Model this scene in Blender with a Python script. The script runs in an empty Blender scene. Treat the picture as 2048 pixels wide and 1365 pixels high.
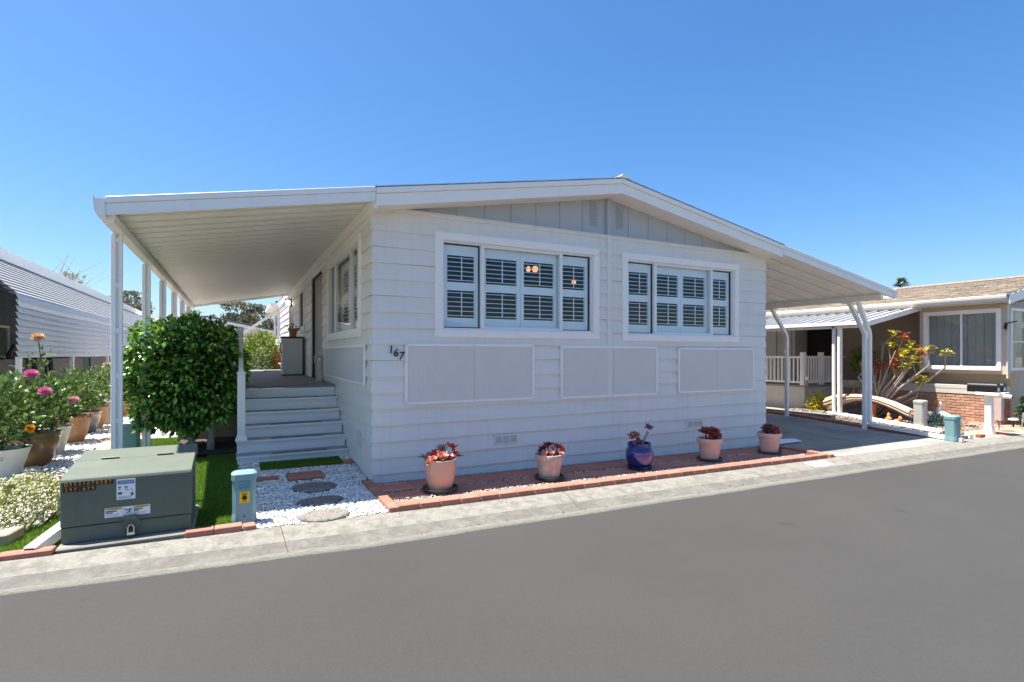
import bpy, bmesh, math, random
import numpy as np
from mathutils import Vector, Matrix
random.seed(7); RNG = np.random.default_rng(7)
R_ = math.radians; PI = math.pi
SC = bpy.context.scene; COL = SC.collection

# ------------------------------------------------------------ camera, sky, sun
CAM = Vector((-1.519, -6.693, 1.62))
cd = bpy.data.cameras.new('camera'); co = bpy.data.objects.new('camera', cd); COL.objects.link(co)
cd.sensor_width = 36; cd.lens = 18.81; cd.shift_y = 0.0122; cd.clip_start = .05; cd.clip_end = 3000
co.location = CAM; co.rotation_euler = (R_(90), 0, R_(-27.4)); SC.camera = co
SUN = Vector((-.30, .145, 1)).normalized()
w = bpy.data.worlds.new('World'); SC.world = w; w.use_nodes = True
nt = w.node_tree; bg = nt.nodes['Background']
sk = nt.nodes.new('ShaderNodeTexSky'); sk.sky_type = 'NISHITA'; sk.sun_disc = False
sk.sun_elevation = math.asin(SUN.z); sk.sun_rotation = math.atan2(SUN.x, SUN.y)
sk.air_density = 1.0; sk.dust_density = 1.2; sk.ozone_density = 6.0; sk.altitude = 20
hs = nt.nodes.new('ShaderNodeHueSaturation'); hs.inputs['Saturation'].default_value = 1.21
hs.inputs['Value'].default_value = 1.0
nt.links.new(sk.outputs[0], hs.inputs['Color']); nt.links.new(hs.outputs[0], bg.inputs['Color'])
bg.inputs['Strength'].default_value = .072
sl = bpy.data.lights.new('sun', 'SUN'); so = bpy.data.objects.new('sun', sl); COL.objects.link(so)
sl.energy = 4.2; sl.angle = R_(.53); sl.color = (1, .955, .89)
so.rotation_euler = SUN.to_track_quat('Z', 'Y').to_euler()
vs = SC.view_settings; vs.view_transform = 'Standard'; vs.look = 'None'; vs.gamma = 1
vs.use_curve_mapping = False; vs.exposure = 1.55
SC.cycles.max_bounces = 8; SC.cycles.transparent_max_bounces = 16; SC.cycles.use_denoising = True

# ------------------------------------------------------------ helpers
def gz(x, y):
    return -.013 * max(-6, min(14, x)) + .05 * min(max(y, 0), 2.4)
WL = {}
class MB:
    def __init__(s): s.v = []; s.f = []
    def add(s, vs, fs):
        b = len(s.v); s.v += [tuple(v) for v in vs]; s.f += [tuple(b + i for i in f) for f in fs]
    def box(s, x0, y0, z0, x1, y1, z1):
        s.add([(x0,y0,z0),(x1,y0,z0),(x1,y1,z0),(x0,y1,z0),(x0,y0,z1),(x1,y0,z1),(x1,y1,z1),(x0,y1,z1)],
              [(0,3,2,1),(4,5,6,7),(0,1,5,4),(1,2,6,5),(2,3,7,6),(3,0,4,7)]); return s
    def hexa(s, p):  # 8 points, bottom ring then top ring
        s.add(p, [(0,3,2,1),(4,5,6,7),(0,1,5,4),(1,2,6,5),(2,3,7,6),(3,0,4,7)]); return s
    def prism(s, poly, d, axis='y', a=0):
        # poly of 2D points extruded along axis from a to d
        n = len(poly)
        def P(p, t):
            return (p[0], t, p[1]) if axis == 'y' else ((t, p[0], p[1]) if axis == 'x' else (p[0], p[1], t))
        s.add([P(p, a) for p in poly] + [P(p, d) for p in poly],
              [tuple(range(n)), tuple(range(2*n-1, n-1, -1))] + [(i, i+n, (i+1) % n + n, (i+1) % n) for i in range(n)]); return s
    def tube(s, pts, r, n=8, square=False, cap=True):
        pts = [Vector(p) for p in pts]; k = len(pts)
        rs = r if isinstance(r, (list, tuple)) else [r]*k
        n = 4 if square else n; base = len(s.v); off = PI/4 if square else 0
        up0 = None
        for i, p in enumerate(pts):
            t = (pts[min(i+1, k-1)] - pts[max(i-1, 0)]).normalized()
            ref = Vector((0,1,0)) if abs(t.y) < .8 else Vector((0,0,1))
            if up0 is None: a = t.cross(ref).normalized()
            else:
                a = up0 - t * up0.dot(t); a.normalize()
            up0 = a; b = t.cross(a)
            rr = rs[i] * (1.414 if square else 1)
            for j in range(n):
                an = 2*PI*j/n + off
                s.v.append(tuple(p + a*math.cos(an)*rr + b*math.sin(an)*rr))
        for i in range(k-1):
            for j in range(n):
                q = base + i*n
                s.f.append((q+j, q+(j+1) % n, q+n+(j+1) % n, q+n+j))
        if cap:
            s.f.append(tuple(base + j for j in range(n-1, -1, -1))); s.f.append(tuple(base + (k-1)*n + j for j in range(n)))
        return s
    def lathe(s, prof, c=(0,0,0), n=24, sx=1, sy=1):
        base = len(s.v); k = len(prof)
        for r, z in prof:
            for j in range(n):
                an = 2*PI*j/n
                s.v.append((c[0]+r*sx*math.cos(an), c[1]+r*sy*math.sin(an), c[2]+z))
        for i in range(k-1):
            for j in range(n):
                q = base+i*n
                s.f.append((q+j, q+(j+1) % n, q+n+(j+1) % n, q+n+j))
        s.f.append(tuple(base+j for j in range(n-1, -1, -1))); s.f.append(tuple(base+(k-1)*n+j for j in range(n)))
        return s
    def blob(s, c, r, n=8, m=5, jit=0):
        prof = []
        rr = r if isinstance(r, (tuple, list)) else (r, r, r)
        base = len(s.v)
        for i in range(m+1):
            th = PI*i/m
            for j in range(n):
                an = 2*PI*j/n; q = 1 + random.uniform(-jit, jit)
                s.v.append((c[0]+rr[0]*q*max(.02, math.sin(th))*math.cos(an), c[1]+rr[1]*q*max(.02, math.sin(th))*math.sin(an), c[2]-rr[2]*q*math.cos(th)))
        for i in range(m):
            for j in range(n):
                q = base+i*n; s.f.append((q+j, q+(j+1) % n, q+n+(j+1) % n, q+n+j))
        return s
    def leaf(s, p, d, up, L, W, fold=.25, thick=0):
        p = Vector(p); d = Vector(d).normalized(); up = Vector(up); side = d.cross(up)
        if side.length < 1e-4: side = d.orthogonal()
        side.normalize(); nn = side.cross(d)
        m = p + d*L*.5
        if thick:
            s.add([p, m+side*W*.5+nn*W*fold, m-side*W*.5+nn*W*fold, p+d*L+nn*L*.12, m+d*L*.1+nn*thick*.3, m+d*L*.1-nn*thick],
                  [(0,1,4),(0,4,2),(4,1,3),(2,4,3),(0,5,1),(0,2,5),(5,3,1),(2,3,5)])
        else:
            s.add([p, m+side*W*.5+nn*W*fold, p+d*L, m-side*W*.5+nn*W*fold], [(0,1,2),(0,2,3)])
        return s

def mesh_of(mb, name, smooth=False, bevel=0, wl=None):
    me = bpy.data.meshes.new(name)
    v = mb.v if wl is None else [(a-wl[0], b-wl[1], c-wl[2]) for a, b, c in mb.v]
    me.from_pydata(v, [], mb.f); me.validate()
    bm = bmesh.new(); bm.from_mesh(me)
    if len(me.polygons) < 6000:
        bmesh.ops.recalc_face_normals(bm, faces=bm.faces)
    if bevel:
        ed = [e for e in bm.edges if len(e.link_faces) == 2 and e.calc_face_angle(0) > .5]
        bmesh.ops.bevel(bm, geom=ed, offset=bevel, segments=1, affect='EDGES', clamp_overlap=True)
    bm.to_mesh(me); bm.free()
    if smooth:
        for p in me.polygons: p.use_smooth = True
        if smooth == 'auto': me.set_sharp_from_angle(angle=R_(38))
    return me
def obj(name, mb, mat, parent=None, label=None, smooth=False, bevel=0):
    wl = WL[parent.name] if parent is not None else Vector((0,0,0))
    me = mesh_of(mb, name, smooth, bevel, wl)
    o = bpy.data.objects.new(name, me); COL.objects.link(o); me.materials.append(mat)
    if parent is not None: o.parent = parent
    WL[o.name] = wl
    if label: o['label'] = label
    return o
def thing(name, label, cat, loc=(0,0,0), group=None):
    o = bpy.data.objects.new(name, None); COL.objects.link(o); o.location = loc
    o.empty_display_size = .1
    o['label'] = label; o['category'] = cat
    if group: o['group'] = group
    WL[o.name] = Vector(loc); return o
def one(name, mb, mat, label, cat, loc, group=None, **k):   # a thing that is one mesh, origin at its base
    me = mesh_of(mb, name, k.get('smooth', False), k.get('bevel', 0), loc)
    o = bpy.data.objects.new(name, me); COL.objects.link(o); me.materials.append(mat); o.location = loc
    o['label'] = label; o['category'] = cat
    if group: o['group'] = group
    WL[o.name] = Vector(loc); return o
def struct(name, mb, mat, kind='structure', smooth=False, label=None):
    o = obj(name, mb, mat, None, label, smooth); o['kind'] = kind; return o
def copytree(src, loc, label=None, rz=0, scale=1):
    r = src.copy(); COL.objects.link(r); r.location = loc; r.rotation_euler = (0,0,rz); r.scale = (scale,)*3
    if label: r['label'] = label
    WL[r.name] = Vector(loc)
    for ch in src.children:
        c = ch.copy(); COL.objects.link(c); c.parent = r
        for g in ch.children:
            d = g.copy(); COL.objects.link(d); d.parent = c
    return r
def pieces(parent, name, me, mat, trs, limit=300):
    # trs: list of (loc, euler, scale). nearest to the camera become objects, the rest one stuff part
    if not me.materials: me.materials.append(mat)
    trs = sorted(trs, key=lambda t: (Vector(t[0]) - CAM).length)
    wl = WL[parent.name]
    for l, e, sc in trs[:limit]:
        o = bpy.data.objects.new(name, me); COL.objects.link(o); o.parent = parent
        o.location = Vector(l) - wl; o.rotation_euler = e; o.scale = sc
    if len(trs) > limit:
        mb = MB(); vs = [v.co.copy() for v in me.vertices]; fs = [tuple(p.vertices) for p in me.polygons]
        from mathutils import Euler
        for l, e, sc in trs[limit:]:
            m = Matrix.Translation(l) @ Euler(e).to_matrix().to_4x4() @ Matrix.Diagonal((*sc, 1))
            mb.add([m @ v for v in vs], fs)
        o = obj(name + '_mass', mb, mat, parent); o['kind'] = 'stuff'
def rects_minus(x0, x1, z0, z1, holes):
    xs = sorted({x0, x1, *[min(max(h[i], x0), x1) for h in holes for i in (0, 1)]})
    zs = sorted({z0, z1, *[min(max(h[i], z0), z1) for h in holes for i in (2, 3)]})
    out = []
    for a, b in zip(zs, zs[1:]):
        run = None
        for c, d in zip(xs, xs[1:]):
            mx, mz = (c+d)/2, (a+b)/2
            ok = (b-a > 1e-4) and (d-c > 1e-4) and not any(h[0] < mx < h[1] and h[2] < mz < h[3] for h in holes)
            if ok: run = (run[0], d) if run else (c, d)
            elif run: out.append((run[0], run[1], a, b)); run = None
        if run: out.append((run[0], run[1], a, b))
    return out
def grid(x0, x1, y0, y1, dz, step=1.0, f=gz):
    xs = sorted({x0, x1, *[k for k in (-6, 14) if x0 < k < x1], *[x0 + i*step for i in range(1, int((x1-x0)/step)+1) if x0+i*step < x1-1e-3]})
    ys = sorted({y0, y1, *[k for k in (0, 2.4) if y0 < k < y1], *[y0 + i*step for i in range(1, int((y1-y0)/step)+1) if y0+i*step < y1-1e-3]})
    mb = MB(); nx = len(xs)
    mb.v = [(x, y, f(x, y)+dz) for y in ys for x in xs]
    mb.f = [(j*nx+i, j*nx+i+1, (j+1)*nx+i+1, (j+1)*nx+i) for j in range(len(ys)-1) for i in range(nx-1)]
    return mb

# ------------------------------------------------------------ materials
def M(name, col, rough=.6, var=.08, scale=5, bump=0, bscale=80, metal=0, spec=.5, rnd=0, isl=0, col2=None, mix=.5, c2scale=2, hue=0, trans=0, coat=0, rib=None, streak=0):
    m = bpy.data.materials.new(name); m.use_nodes = True; t = m.node_tree; N = t.nodes.new; L = t.links.new
    b = t.nodes['Principled BSDF']; b.inputs['Roughness'].default_value = rough; b.inputs['Metallic'].default_value = metal
    b.inputs['Specular IOR Level'].default_value = spec
    if coat: b.inputs['Coat Weight'].default_value = coat; b.inputs['Coat Roughness'].default_value = .15
    g = N('ShaderNodeNewGeometry'); n1 = N('ShaderNodeTexNoise'); n1.inputs['Scale'].default_value = scale; n1.inputs['Detail'].default_value = 6; n1.inputs['Roughness'].default_value = .65
    L(g.outputs['Position'], n1.inputs['Vector'])
    rgb = N('ShaderNodeRGB'); rgb.outputs[0].default_value = (*col, 1); cur = rgb.outputs[0]
    if col2:
        n2 = N('ShaderNodeTexNoise'); n2.inputs['Scale'].default_value = c2scale; n2.inputs['Detail'].default_value = 5; n2.inputs['Roughness'].default_value = .6
        L(g.outputs['Position'], n2.inputs['Vector'])
        rp = N('ShaderNodeMapRange'); rp.inputs[1].default_value = .62-mix*.35; rp.inputs[2].default_value = .72-mix*.2
        L(n2.outputs[0], rp.inputs[0])
        mx = N('ShaderNodeMix'); mx.data_type = 'RGBA'; mx.inputs[7].default_value = (*col2, 1)
        L(rp.outputs[0], mx.inputs[0]); L(cur, mx.inputs[6]); cur = mx.outputs[2]
    if streak:
        mp = N('ShaderNodeMapping'); mp.inputs['Scale'].default_value = (9, 9, .5); L(g.outputs['Position'], mp.inputs[0])
        n3 = N('ShaderNodeTexNoise'); n3.inputs['Scale'].default_value = 1.6; n3.inputs['Detail'].default_value = 5; L(mp.outputs[0], n3.inputs['Vector'])
        r3 = N('ShaderNodeMapRange'); r3.inputs[1].default_value = .5; r3.inputs[2].default_value = .75; r3.inputs[3].default_value = 0; r3.inputs[4].default_value = streak
        L(n3.outputs[0], r3.inputs[0])
        mx = N('ShaderNodeMix'); mx.data_type = 'RGBA'; mx.inputs[7].default_value = (col[0]*.55, col[1]*.52, col[2]*.46, 1)
        L(r3.outputs[0], mx.inputs[0]); L(cur, mx.inputs[6]); cur = mx.outputs[2]
    h = N('ShaderNodeHueSaturation'); L(cur, h.inputs['Color'])
    mr = N('ShaderNodeMapRange'); mr.inputs[1].default_value = .25; mr.inputs[2].default_value = .75; mr.inputs[3].default_value = 1-var; mr.inputs[4].default_value = 1+var
    L(n1.outputs[0], mr.inputs[0]); val = mr.outputs[0]
    for amt, src in ((rnd, 'o'), (isl, 'i')):
        if amt:
            if src == 'o': q = N('ShaderNodeObjectInfo').outputs['Random']
            else: q = g.outputs['Random Per Island']
            r2 = N('ShaderNodeMapRange'); r2.inputs[3].default_value = 1-amt; r2.inputs[4].default_value = 1+amt; L(q, r2.inputs[0])
            mu = N('ShaderNodeMath'); mu.operation = 'MULTIPLY'; L(val, mu.inputs[0]); L(r2.outputs[0], mu.inputs[1]); val = mu.outputs[0]
            if hue:
                fr = N('ShaderNodeMath'); fr.operation = 'MULTIPLY'; fr.inputs[1].default_value = 7.31; L(q, fr.inputs[0])
                f2 = N('ShaderNodeMath'); f2.operation = 'FRACT'; L(fr.outputs[0], f2.inputs[0])
                r4 = N('ShaderNodeMapRange'); r4.inputs[3].default_value = .5-hue; r4.inputs[4].default_value = .5+hue; L(f2.outputs[0], r4.inputs[0]); L(r4.outputs[0], h.inputs['Hue'])
    L(val, h.inputs['Value']); L(h.outputs[0], b.inputs['Base Color'])
    hgt = None
    if bump:
        nb = N('ShaderNodeTexNoise'); nb.inputs['Scale'].default_value = bscale; nb.inputs['Detail'].default_value = 4; L(g.outputs['Position'], nb.inputs['Vector'])
        bp = N('ShaderNodeBump'); bp.inputs['Strength'].default_value = bump; bp.inputs['Distance'].default_value = .01
        L(nb.outputs[0], bp.inputs['Height']); hgt = bp.outputs[0]
    if rib:   # fine ribs: (axis, period)
        sx = N('ShaderNodeSeparateXYZ'); L(g.outputs['Position'], sx.inputs[0])
        a = N('ShaderNodeMath'); a.operation = 'MULTIPLY'; a.inputs[1].default_value = 2*PI/rib[1]; L(sx.outputs[rib[0]], a.inputs[0])
        s_ = N('ShaderNodeMath'); s_.operation = 'SINE'; L(a.outputs[0], s_.inputs[0])
        bp = N('ShaderNodeBump'); bp.inputs['Strength'].default_value = .5; bp.inputs['Distance'].default_value = .004; L(s_.outputs[0], bp.inputs['Height'])
        if hgt: L(hgt, bp.inputs['Normal'])
        hgt = bp.outputs[0]
    if hgt: L(hgt, b.inputs['Normal'])
    if trans:
        tr = N('ShaderNodeBsdfTranslucent'); L(h.outputs[0], tr.inputs[0]); ms = N('ShaderNodeMixShader'); ms.inputs[0].default_value = trans
        o = t.nodes['Material Output']; L(b.outputs[0], ms.inputs[1]); L(tr.outputs[0], ms.inputs[2]); L(ms.outputs[0], o.inputs[0])
    return m
def glass_mat(name, tint, boost=1.1, base=.005):
    m = bpy.data.materials.new(name); m.use_nodes = True; t = m.node_tree; t.nodes.clear(); N = t.nodes.new; L = t.links.new
    o = N('ShaderNodeOutputMaterial'); tr = N('ShaderNodeBsdfTransparent'); tr.inputs[0].default_value = (*tint, 1)
    gl = N('ShaderNodeBsdfGlossy'); gl.inputs['Roughness'].default_value = .01
    fr = N('ShaderNodeFresnel'); fr.inputs[0].default_value = 1.5
    a = N('ShaderNodeMath'); a.operation = 'MULTIPLY_ADD'; a.use_clamp = True; a.inputs[1].default_value = boost; a.inputs[2].default_value = base
    n = N('ShaderNodeTexNoise'); n.inputs['Scale'].default_value = 1.7; bp = N('ShaderNodeBump'); bp.inputs['Strength'].default_value = .05; bp.inputs['Distance'].default_value = .02
    g = N('ShaderNodeNewGeometry'); L(g.outputs['Position'], n.inputs['Vector']); L(n.outputs[0], bp.inputs['Height']); L(bp.outputs[0], gl.inputs['Normal'])
    bk = N('ShaderNodeMath'); bk.operation = 'SUBTRACT'; bk.inputs[0].default_value = 1; L(g.outputs['Backfacing'], bk.inputs[1])
    b2 = N('ShaderNodeMath'); b2.operation = 'MULTIPLY'; L(a.outputs[0], b2.inputs[0]); L(bk.outputs[0], b2.inputs[1]); a = b2
    L(fr.outputs[0], b2.inputs[0].links[0].from_node.inputs[0]); ms = N('ShaderNodeMixShader'); L(a.outputs[0], ms.inputs[0]); L(tr.outputs[0], ms.inputs[1]); L(gl.outputs[0], ms.inputs[2]); L(ms.outputs[0], o.inputs[0])
    return m
def emit(name, col, s):
    m = bpy.data.materials.new(name); m.use_nodes = True; b = m.node_tree.nodes['Principled BSDF']
    b.inputs['Base Color'].default_value = (*col, 1); b.inputs['Emission Color'].default_value = (*col, 1); b.inputs['Emission Strength'].default_value = s; return m
m_siding = M('siding_paint', (.80,.765,.70), .5, .035, 2, .06, 120, spec=.35, streak=.11)
m_side2 = m_siding
m_gable = M('gable_paint', (.45,.475,.50), .55, .03, 3, .06, 100, streak=.08)
m_trim = M('white_trim_paint', (.93,.885,.82), .4, .02, 4, .03, 90, streak=.05)
m_alum = M('white_aluminium', (.88,.855,.815), .35, .03, 3, streak=.08)
m_pan = M('cream_pan_paint', (.90,.865,.80), .5, .04, 2)
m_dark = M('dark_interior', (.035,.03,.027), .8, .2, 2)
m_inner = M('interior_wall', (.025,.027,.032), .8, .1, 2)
m_shut = M('shutter_paint', (.86,.88,.88), .4, .02)
m_shingle = M('grey_shingle', (.36,.36,.35), .9, .25, 20, .4, 120, rnd=.2)
m_tan_shingle = M('tan_shingle', (.27,.215,.155), .9, .25, 14, .4, 120, rnd=.3, hue=.012)
m_asphalt = M('asphalt', (.049,.0475,.044), .85, .06, .5, .25, 260, spec=.3, col2=(.053,.051,.047), mix=.5, c2scale=.3)
m_conc = M('concrete', (.25,.235,.195), .85, .08, 9, .35, 150, col2=(.21,.195,.16), mix=.45, c2scale=3.2, spec=.3)
m_gutter = M('gutter_concrete', (.235,.222,.19), .85, .16, 26, .6, 110, col2=(.175,.163,.137), mix=.5, c2scale=9, spec=.3)
m_drive = M('driveway_concrete', (.30,.29,.255), .85, .08, 3, .3, 150, col2=(.22,.212,.188), mix=.4, c2scale=.8, spec=.3)
m_ground = M('dry_ground', (.27,.22,.16), .95, .2, 3, .4, 60)
m_soil = M('dark_soil', (.07,.05,.035), .95, .35, 14, .8, 40)
m_white_stone = M('white_stone', (.78,.75,.70), .8, .08, 20, isl=.28)
m_grey_stone = M('mixed_pebble', (.25,.21,.175), .8, .1, 20, isl=.5)
m_gravbed = M('gravel_bed', (.42,.40,.37), .9, .4, 60, .8, 60)
m_turf = M('turf_base', (.07,.14,.012), .9, .35, 40, .6, 120)
m_blade = M('turf_blade', (.13,.24,.016), .6, .2, 9, isl=.4, hue=.02, trans=.3)
m_brick = M('red_brick', (.33,.135,.085), .8, .14, 14, .3, 90, rnd=.16)
m_edge = M('salmon_edging', (.36,.155,.105), .8, .12, 12, .3, 90, rnd=.14)
m_paver = M('red_paver', (.44,.17,.115), .8, .12, 9, .3, 110, rnd=.10)
m_nbrick = M('pink_brick', (.50,.28,.185), .85, .15, 12, .3, 80, rnd=.22)
m_mortar = M('mortar', (.27,.22,.18), .95, .15, 12, .3, 80)
m_xfmr = M('grey_green_steel', (.128,.147,.115), .6, .06, 3, .05, 60, col2=(.14,.16,.125), mix=.3, c2scale=1.5, spec=.2, streak=.15)
m_ped = M('teal_plastic', (.19,.33,.34), .45, .06, 6, streak=.25)
m_black = M('black_plastic', (.012,.012,.013), .35, .1)
m_chrome = M('steel', (.6,.6,.58), .3, .05, metal=.9)
m_orange = M('orange_print', (.85,.32,.02), .5, .05)
m_yellow = M('yellow_label', (.85,.50,.02), .5, .05)
m_white = M('white_label', (.82,.82,.82), .45, .02)
m_blue = M('blue_print', (.03,.15,.42), .5, .02)
m_green = M('green_print', (.02,.16,.10), .5, .02)
m_grayprint = M('grey_print', (.35,.36,.38), .5, .02)
m_step = M('step_paint', (.82,.80,.77), .55, .04, 4, .1, 90, streak=.05)
m_tread = M('deck_paint', (.21,.21,.21), .7, .08, 6, .2, 100, rnd=.05)
m_treadl = M('tread_paint', (.36,.355,.34), .7, .06, 6, .15, 100)
m_skirt = M('cream_skirt', (.50,.46,.39), .6, .06, 3, streak=.15)
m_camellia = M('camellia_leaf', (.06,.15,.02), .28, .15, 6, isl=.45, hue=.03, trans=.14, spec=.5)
m_camleaf = M('camellia_leaf_near', (.20,.38,.065), .22, .15, 6, rnd=.6, hue=.03, trans=.14)  # nearest leaves brightened in colour as if lit
m_litleaf = M('camellia_leaf_lit', (.19,.36,.06), .22, .15, 6, isl=.65, hue=.04, trans=.18)  # outer leaves lighter than the crown inside: lit look put into the colour
m_rose = M('rose_leaf', (.13,.21,.05), .32, .15, 6, isl=.55, hue=.02, trans=.2)
m_yleaf = M('yellow_green_leaf', (.19,.26,.025), .45, .2, 5, isl=.35, hue=.035, trans=.3)
m_olive = M('olive_leaf', (.15,.16,.11), .6, .2, .6, isl=.4, hue=.02, trans=.2)
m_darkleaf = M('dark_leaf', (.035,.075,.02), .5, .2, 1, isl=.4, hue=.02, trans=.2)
m_yleafpale = M('pale_leaf', (.27,.31,.05), .5, .2, 5, isl=.35, hue=.03, trans=.2)
m_bark = M('bark', (.24,.17,.11), .9, .25, 18, .5, 60)
m_greybark = M('grey_bark', (.36,.30,.25), .9, .2, 18, .4, 60)
m_petal_w = M('white_petal', (.62,.59,.40), .7, .1, 20, isl=.15, trans=.2)
m_pink = M('pink_petal', (.74,.24,.42), .5, .1, 20, isl=.2, trans=.2)
m_palepink = M('pale_pink_petal', (.75,.45,.42), .5, .1, 20, isl=.2, trans=.2)
m_yrose = M('peach_petal', (.80,.56,.33), .5, .1, 20, isl=.2, hue=.015, trans=.2)
m_ormari = M('orange_petal', (.85,.36,.01), .5, .1, 20, isl=.2)
m_redsucc = M('red_succulent', (.42,.055,.04), .4, .15, 20, isl=.4, hue=.02, trans=.1)
m_pinksucc = M('pink_succulent', (.62,.22,.16), .45, .15, 20, isl=.35, hue=.03, trans=.1)
m_darksucc = M('dark_succulent', (.14,.035,.04), .45, .2, 20, isl=.4)
m_greysucc = M('grey_succulent', (.16,.16,.17), .5, .2, 20, isl=.4)
m_potpink = M('pink_plastic_pot', (.66,.40,.30), .38, .03, 6)
m_potclay = M('weathered_clay', (.50,.375,.31), .75, .1, 9, .15, 60, col2=(.55,.46,.40), mix=.5, c2scale=9)
m_potpeach = M('peach_clay', (.64,.43,.35), .6, .05, 9)
m_cobalt = M('cobalt_glaze', (.016,.018,.15), .12, .15, 9, coat=.6)
m_lilac = M('lilac_glaze', (.11,.07,.22), .15, .25, 20, coat=.5)
m_saucer = M('dark_saucer', (.06,.05,.042), .4, .1)
m_gsaucer = M('grey_saucer', (.09,.09,.085), .5, .1)
m_terr = M('terracotta', (.42,.17,.065), .6, .2, 7, .15, 50, col2=(.40,.28,.18), mix=.55, c2scale=5)
m_glaze = M('brown_glaze', (.19,.075,.04), .3, .25, 6, col2=(.17,.14,.05), mix=.5, c2scale=4, coat=.3)
m_bglaze = M('blue_cream_glaze', (.10,.11,.17), .3, .2, 6, col2=(.42,.33,.18), mix=.5, c2scale=3.5, coat=.3)
m_wpot = M('white_pot', (.68,.69,.64), .5, .03)
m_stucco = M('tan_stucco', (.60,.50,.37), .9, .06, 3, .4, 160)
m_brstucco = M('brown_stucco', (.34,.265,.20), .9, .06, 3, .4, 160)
m_cream = M('cream_paint', (.62,.585,.50), .55, .04, 3, streak=.1)
m_beigewall = M('beige_panel', (.82,.79,.73), .6, .04, 3, streak=.1)
m_teal = M('grey_teal_siding', (.17,.21,.22), .6, .06, 4)
m_steppad = M('step_stone', (.23,.21,.18), .9, .45, 55, 1.0, 60, col2=(.12,.11,.10), mix=.5, c2scale=40)
m_flag = M('flagstone', (.42,.33,.24), .85, .15, 8, .4, 50, rnd=.2)
m_fabric = M('beige_canvas', (.56,.41,.29), .85, .08, 7, .1, 200)
m_orangeclay = M('orange_clay', (.60,.21,.055), .6, .1, 9)
m_goose = M('goose_white', (.78,.76,.70), .6, .04, 12)
m_beak = M('beak_orange', (.85,.33,.02), .5, .04)
m_statue = M('cream_statue', (.62,.57,.46), .6, .08, 20)
m_cab = M('grey_resin', (.62,.61,.585), .45, .03)
m_door = M('door_paint', (.20,.225,.26), .45, .04)
m_lampglow = emit('lamp_glow', (1, .86, .66), 3.0)
m_bulb = emit('bulb_glow', (1, .42, .17), .55)
m_glass = glass_mat('window_glass', (.94,.97,.98))
m_glass2 = glass_mat('window_glass_green', (.88,.90,.88), 1.2, .03)
m_blind = M('blind_slats', (.46,.455,.43), .7, .03, 6)
m_flower_y = m_yellow
m_bract = M('red_bract', (.72,.13,.07), .5, .15, 9, isl=.3, hue=.015, trans=.25)
m_yel = M('golden_leaf', (.52,.45,.03), .5, .15, 9, isl=.3, hue=.03, trans=.3)
m_brown = M('brown_house', (.10,.07,.05), .8, .1, 3)
m_rope = M('hose_brown', (.20,.11,.06), .6, .1)
m_pebwhite = m_white_stone

# ------------------------------------------------------------ setting
def gnd(x, y): return gz(x, y) - (.16 if y < -1.34 else .03)
mb = MB()
xs = [-400,-120,-40,-20,-12,-8,-6,-4,-2,0,2,4,6,8,10,12,14,16,20,30,60,150,400]
ys = [-400,-120,-40,-20,-13,-8,-4,-2,-1.36,-1.33,-.7,0,.8,1.6,2.4,5,10,20,40,80,160,400]
mb.v = [(x, y, gnd(x, y)) for y in ys for x in xs]; nx = len(xs)
mb.f = [(j*nx+i, j*nx+i+1, (j+1)*nx+i+1, (j+1)*nx+i) for j in range(len(ys)-1) for i in range(nx-1)]
struct('ground', mb, m_ground)
def speckle(m, scale, amt, spots):
    t = m.node_tree; N = t.nodes.new; L = t.links.new; b = t.nodes['Principled BSDF']; src = b.inputs['Base Color'].links[0].from_socket
    g = N('ShaderNodeNewGeometry'); v = N('ShaderNodeTexVoronoi'); v.inputs['Scale'].default_value = scale; L(g.outputs['Position'], v.inputs['Vector'])
    mr = N('ShaderNodeMapRange'); mr.inputs[3].default_value = 1-amt; mr.inputs[4].default_value = 1+amt; L(v.outputs['Color'], mr.inputs[0])
    n = N('ShaderNodeTexNoise'); n.inputs['Scale'].default_value = spots; n.inputs['Detail'].default_value = 3; L(g.outputs['Position'], n.inputs['Vector'])
    m2 = N('ShaderNodeMapRange'); m2.inputs[1].default_value = .70; m2.inputs[2].default_value = .76; m2.inputs[3].default_value = 1; m2.inputs[4].default_value = .72; L(n.outputs[0], m2.inputs[0])
    a = N('ShaderNodeMath'); a.operation = 'MULTIPLY'; L(mr.outputs[0], a.inputs[0]); L(m2.outputs[0], a.inputs[1])
    mx = N('ShaderNodeVectorMath'); mx.operation = 'SCALE'; L(src, mx.inputs[0]); L(a.outputs[0], mx.inputs['Scale']); L(mx.outputs[0], b.inputs['Base Color'])
speckle(m_asphalt, 130, .10, 1.1); speckle(m_gutter, 90, .10, 5); speckle(m_drive, 90, .07, 2.2)
ye = lambda x: -1.96+.055*max(0, min(-.5-x, 3))
mb = grid(-60, 120, -12.4, -4, -.062, 2.0); rx = sorted({-60, 120, -30, -6, 14, *[-5.5+.5*i for i in range(40)], 20, 30, 50, 80})
rx = [x for x in rx]; e0 = len(mb.v)
for x in rx: mb.v += [(x, -4, gz(x,0)-.062), (x, ye(x)+.03, gz(x,0)-.062)]
mb.f += [(e0+2*i, e0+2*i+2, e0+2*i+3, e0+2*i+1) for i in range(len(rx)-1)]
struct('road', mb, m_asphalt)
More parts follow.
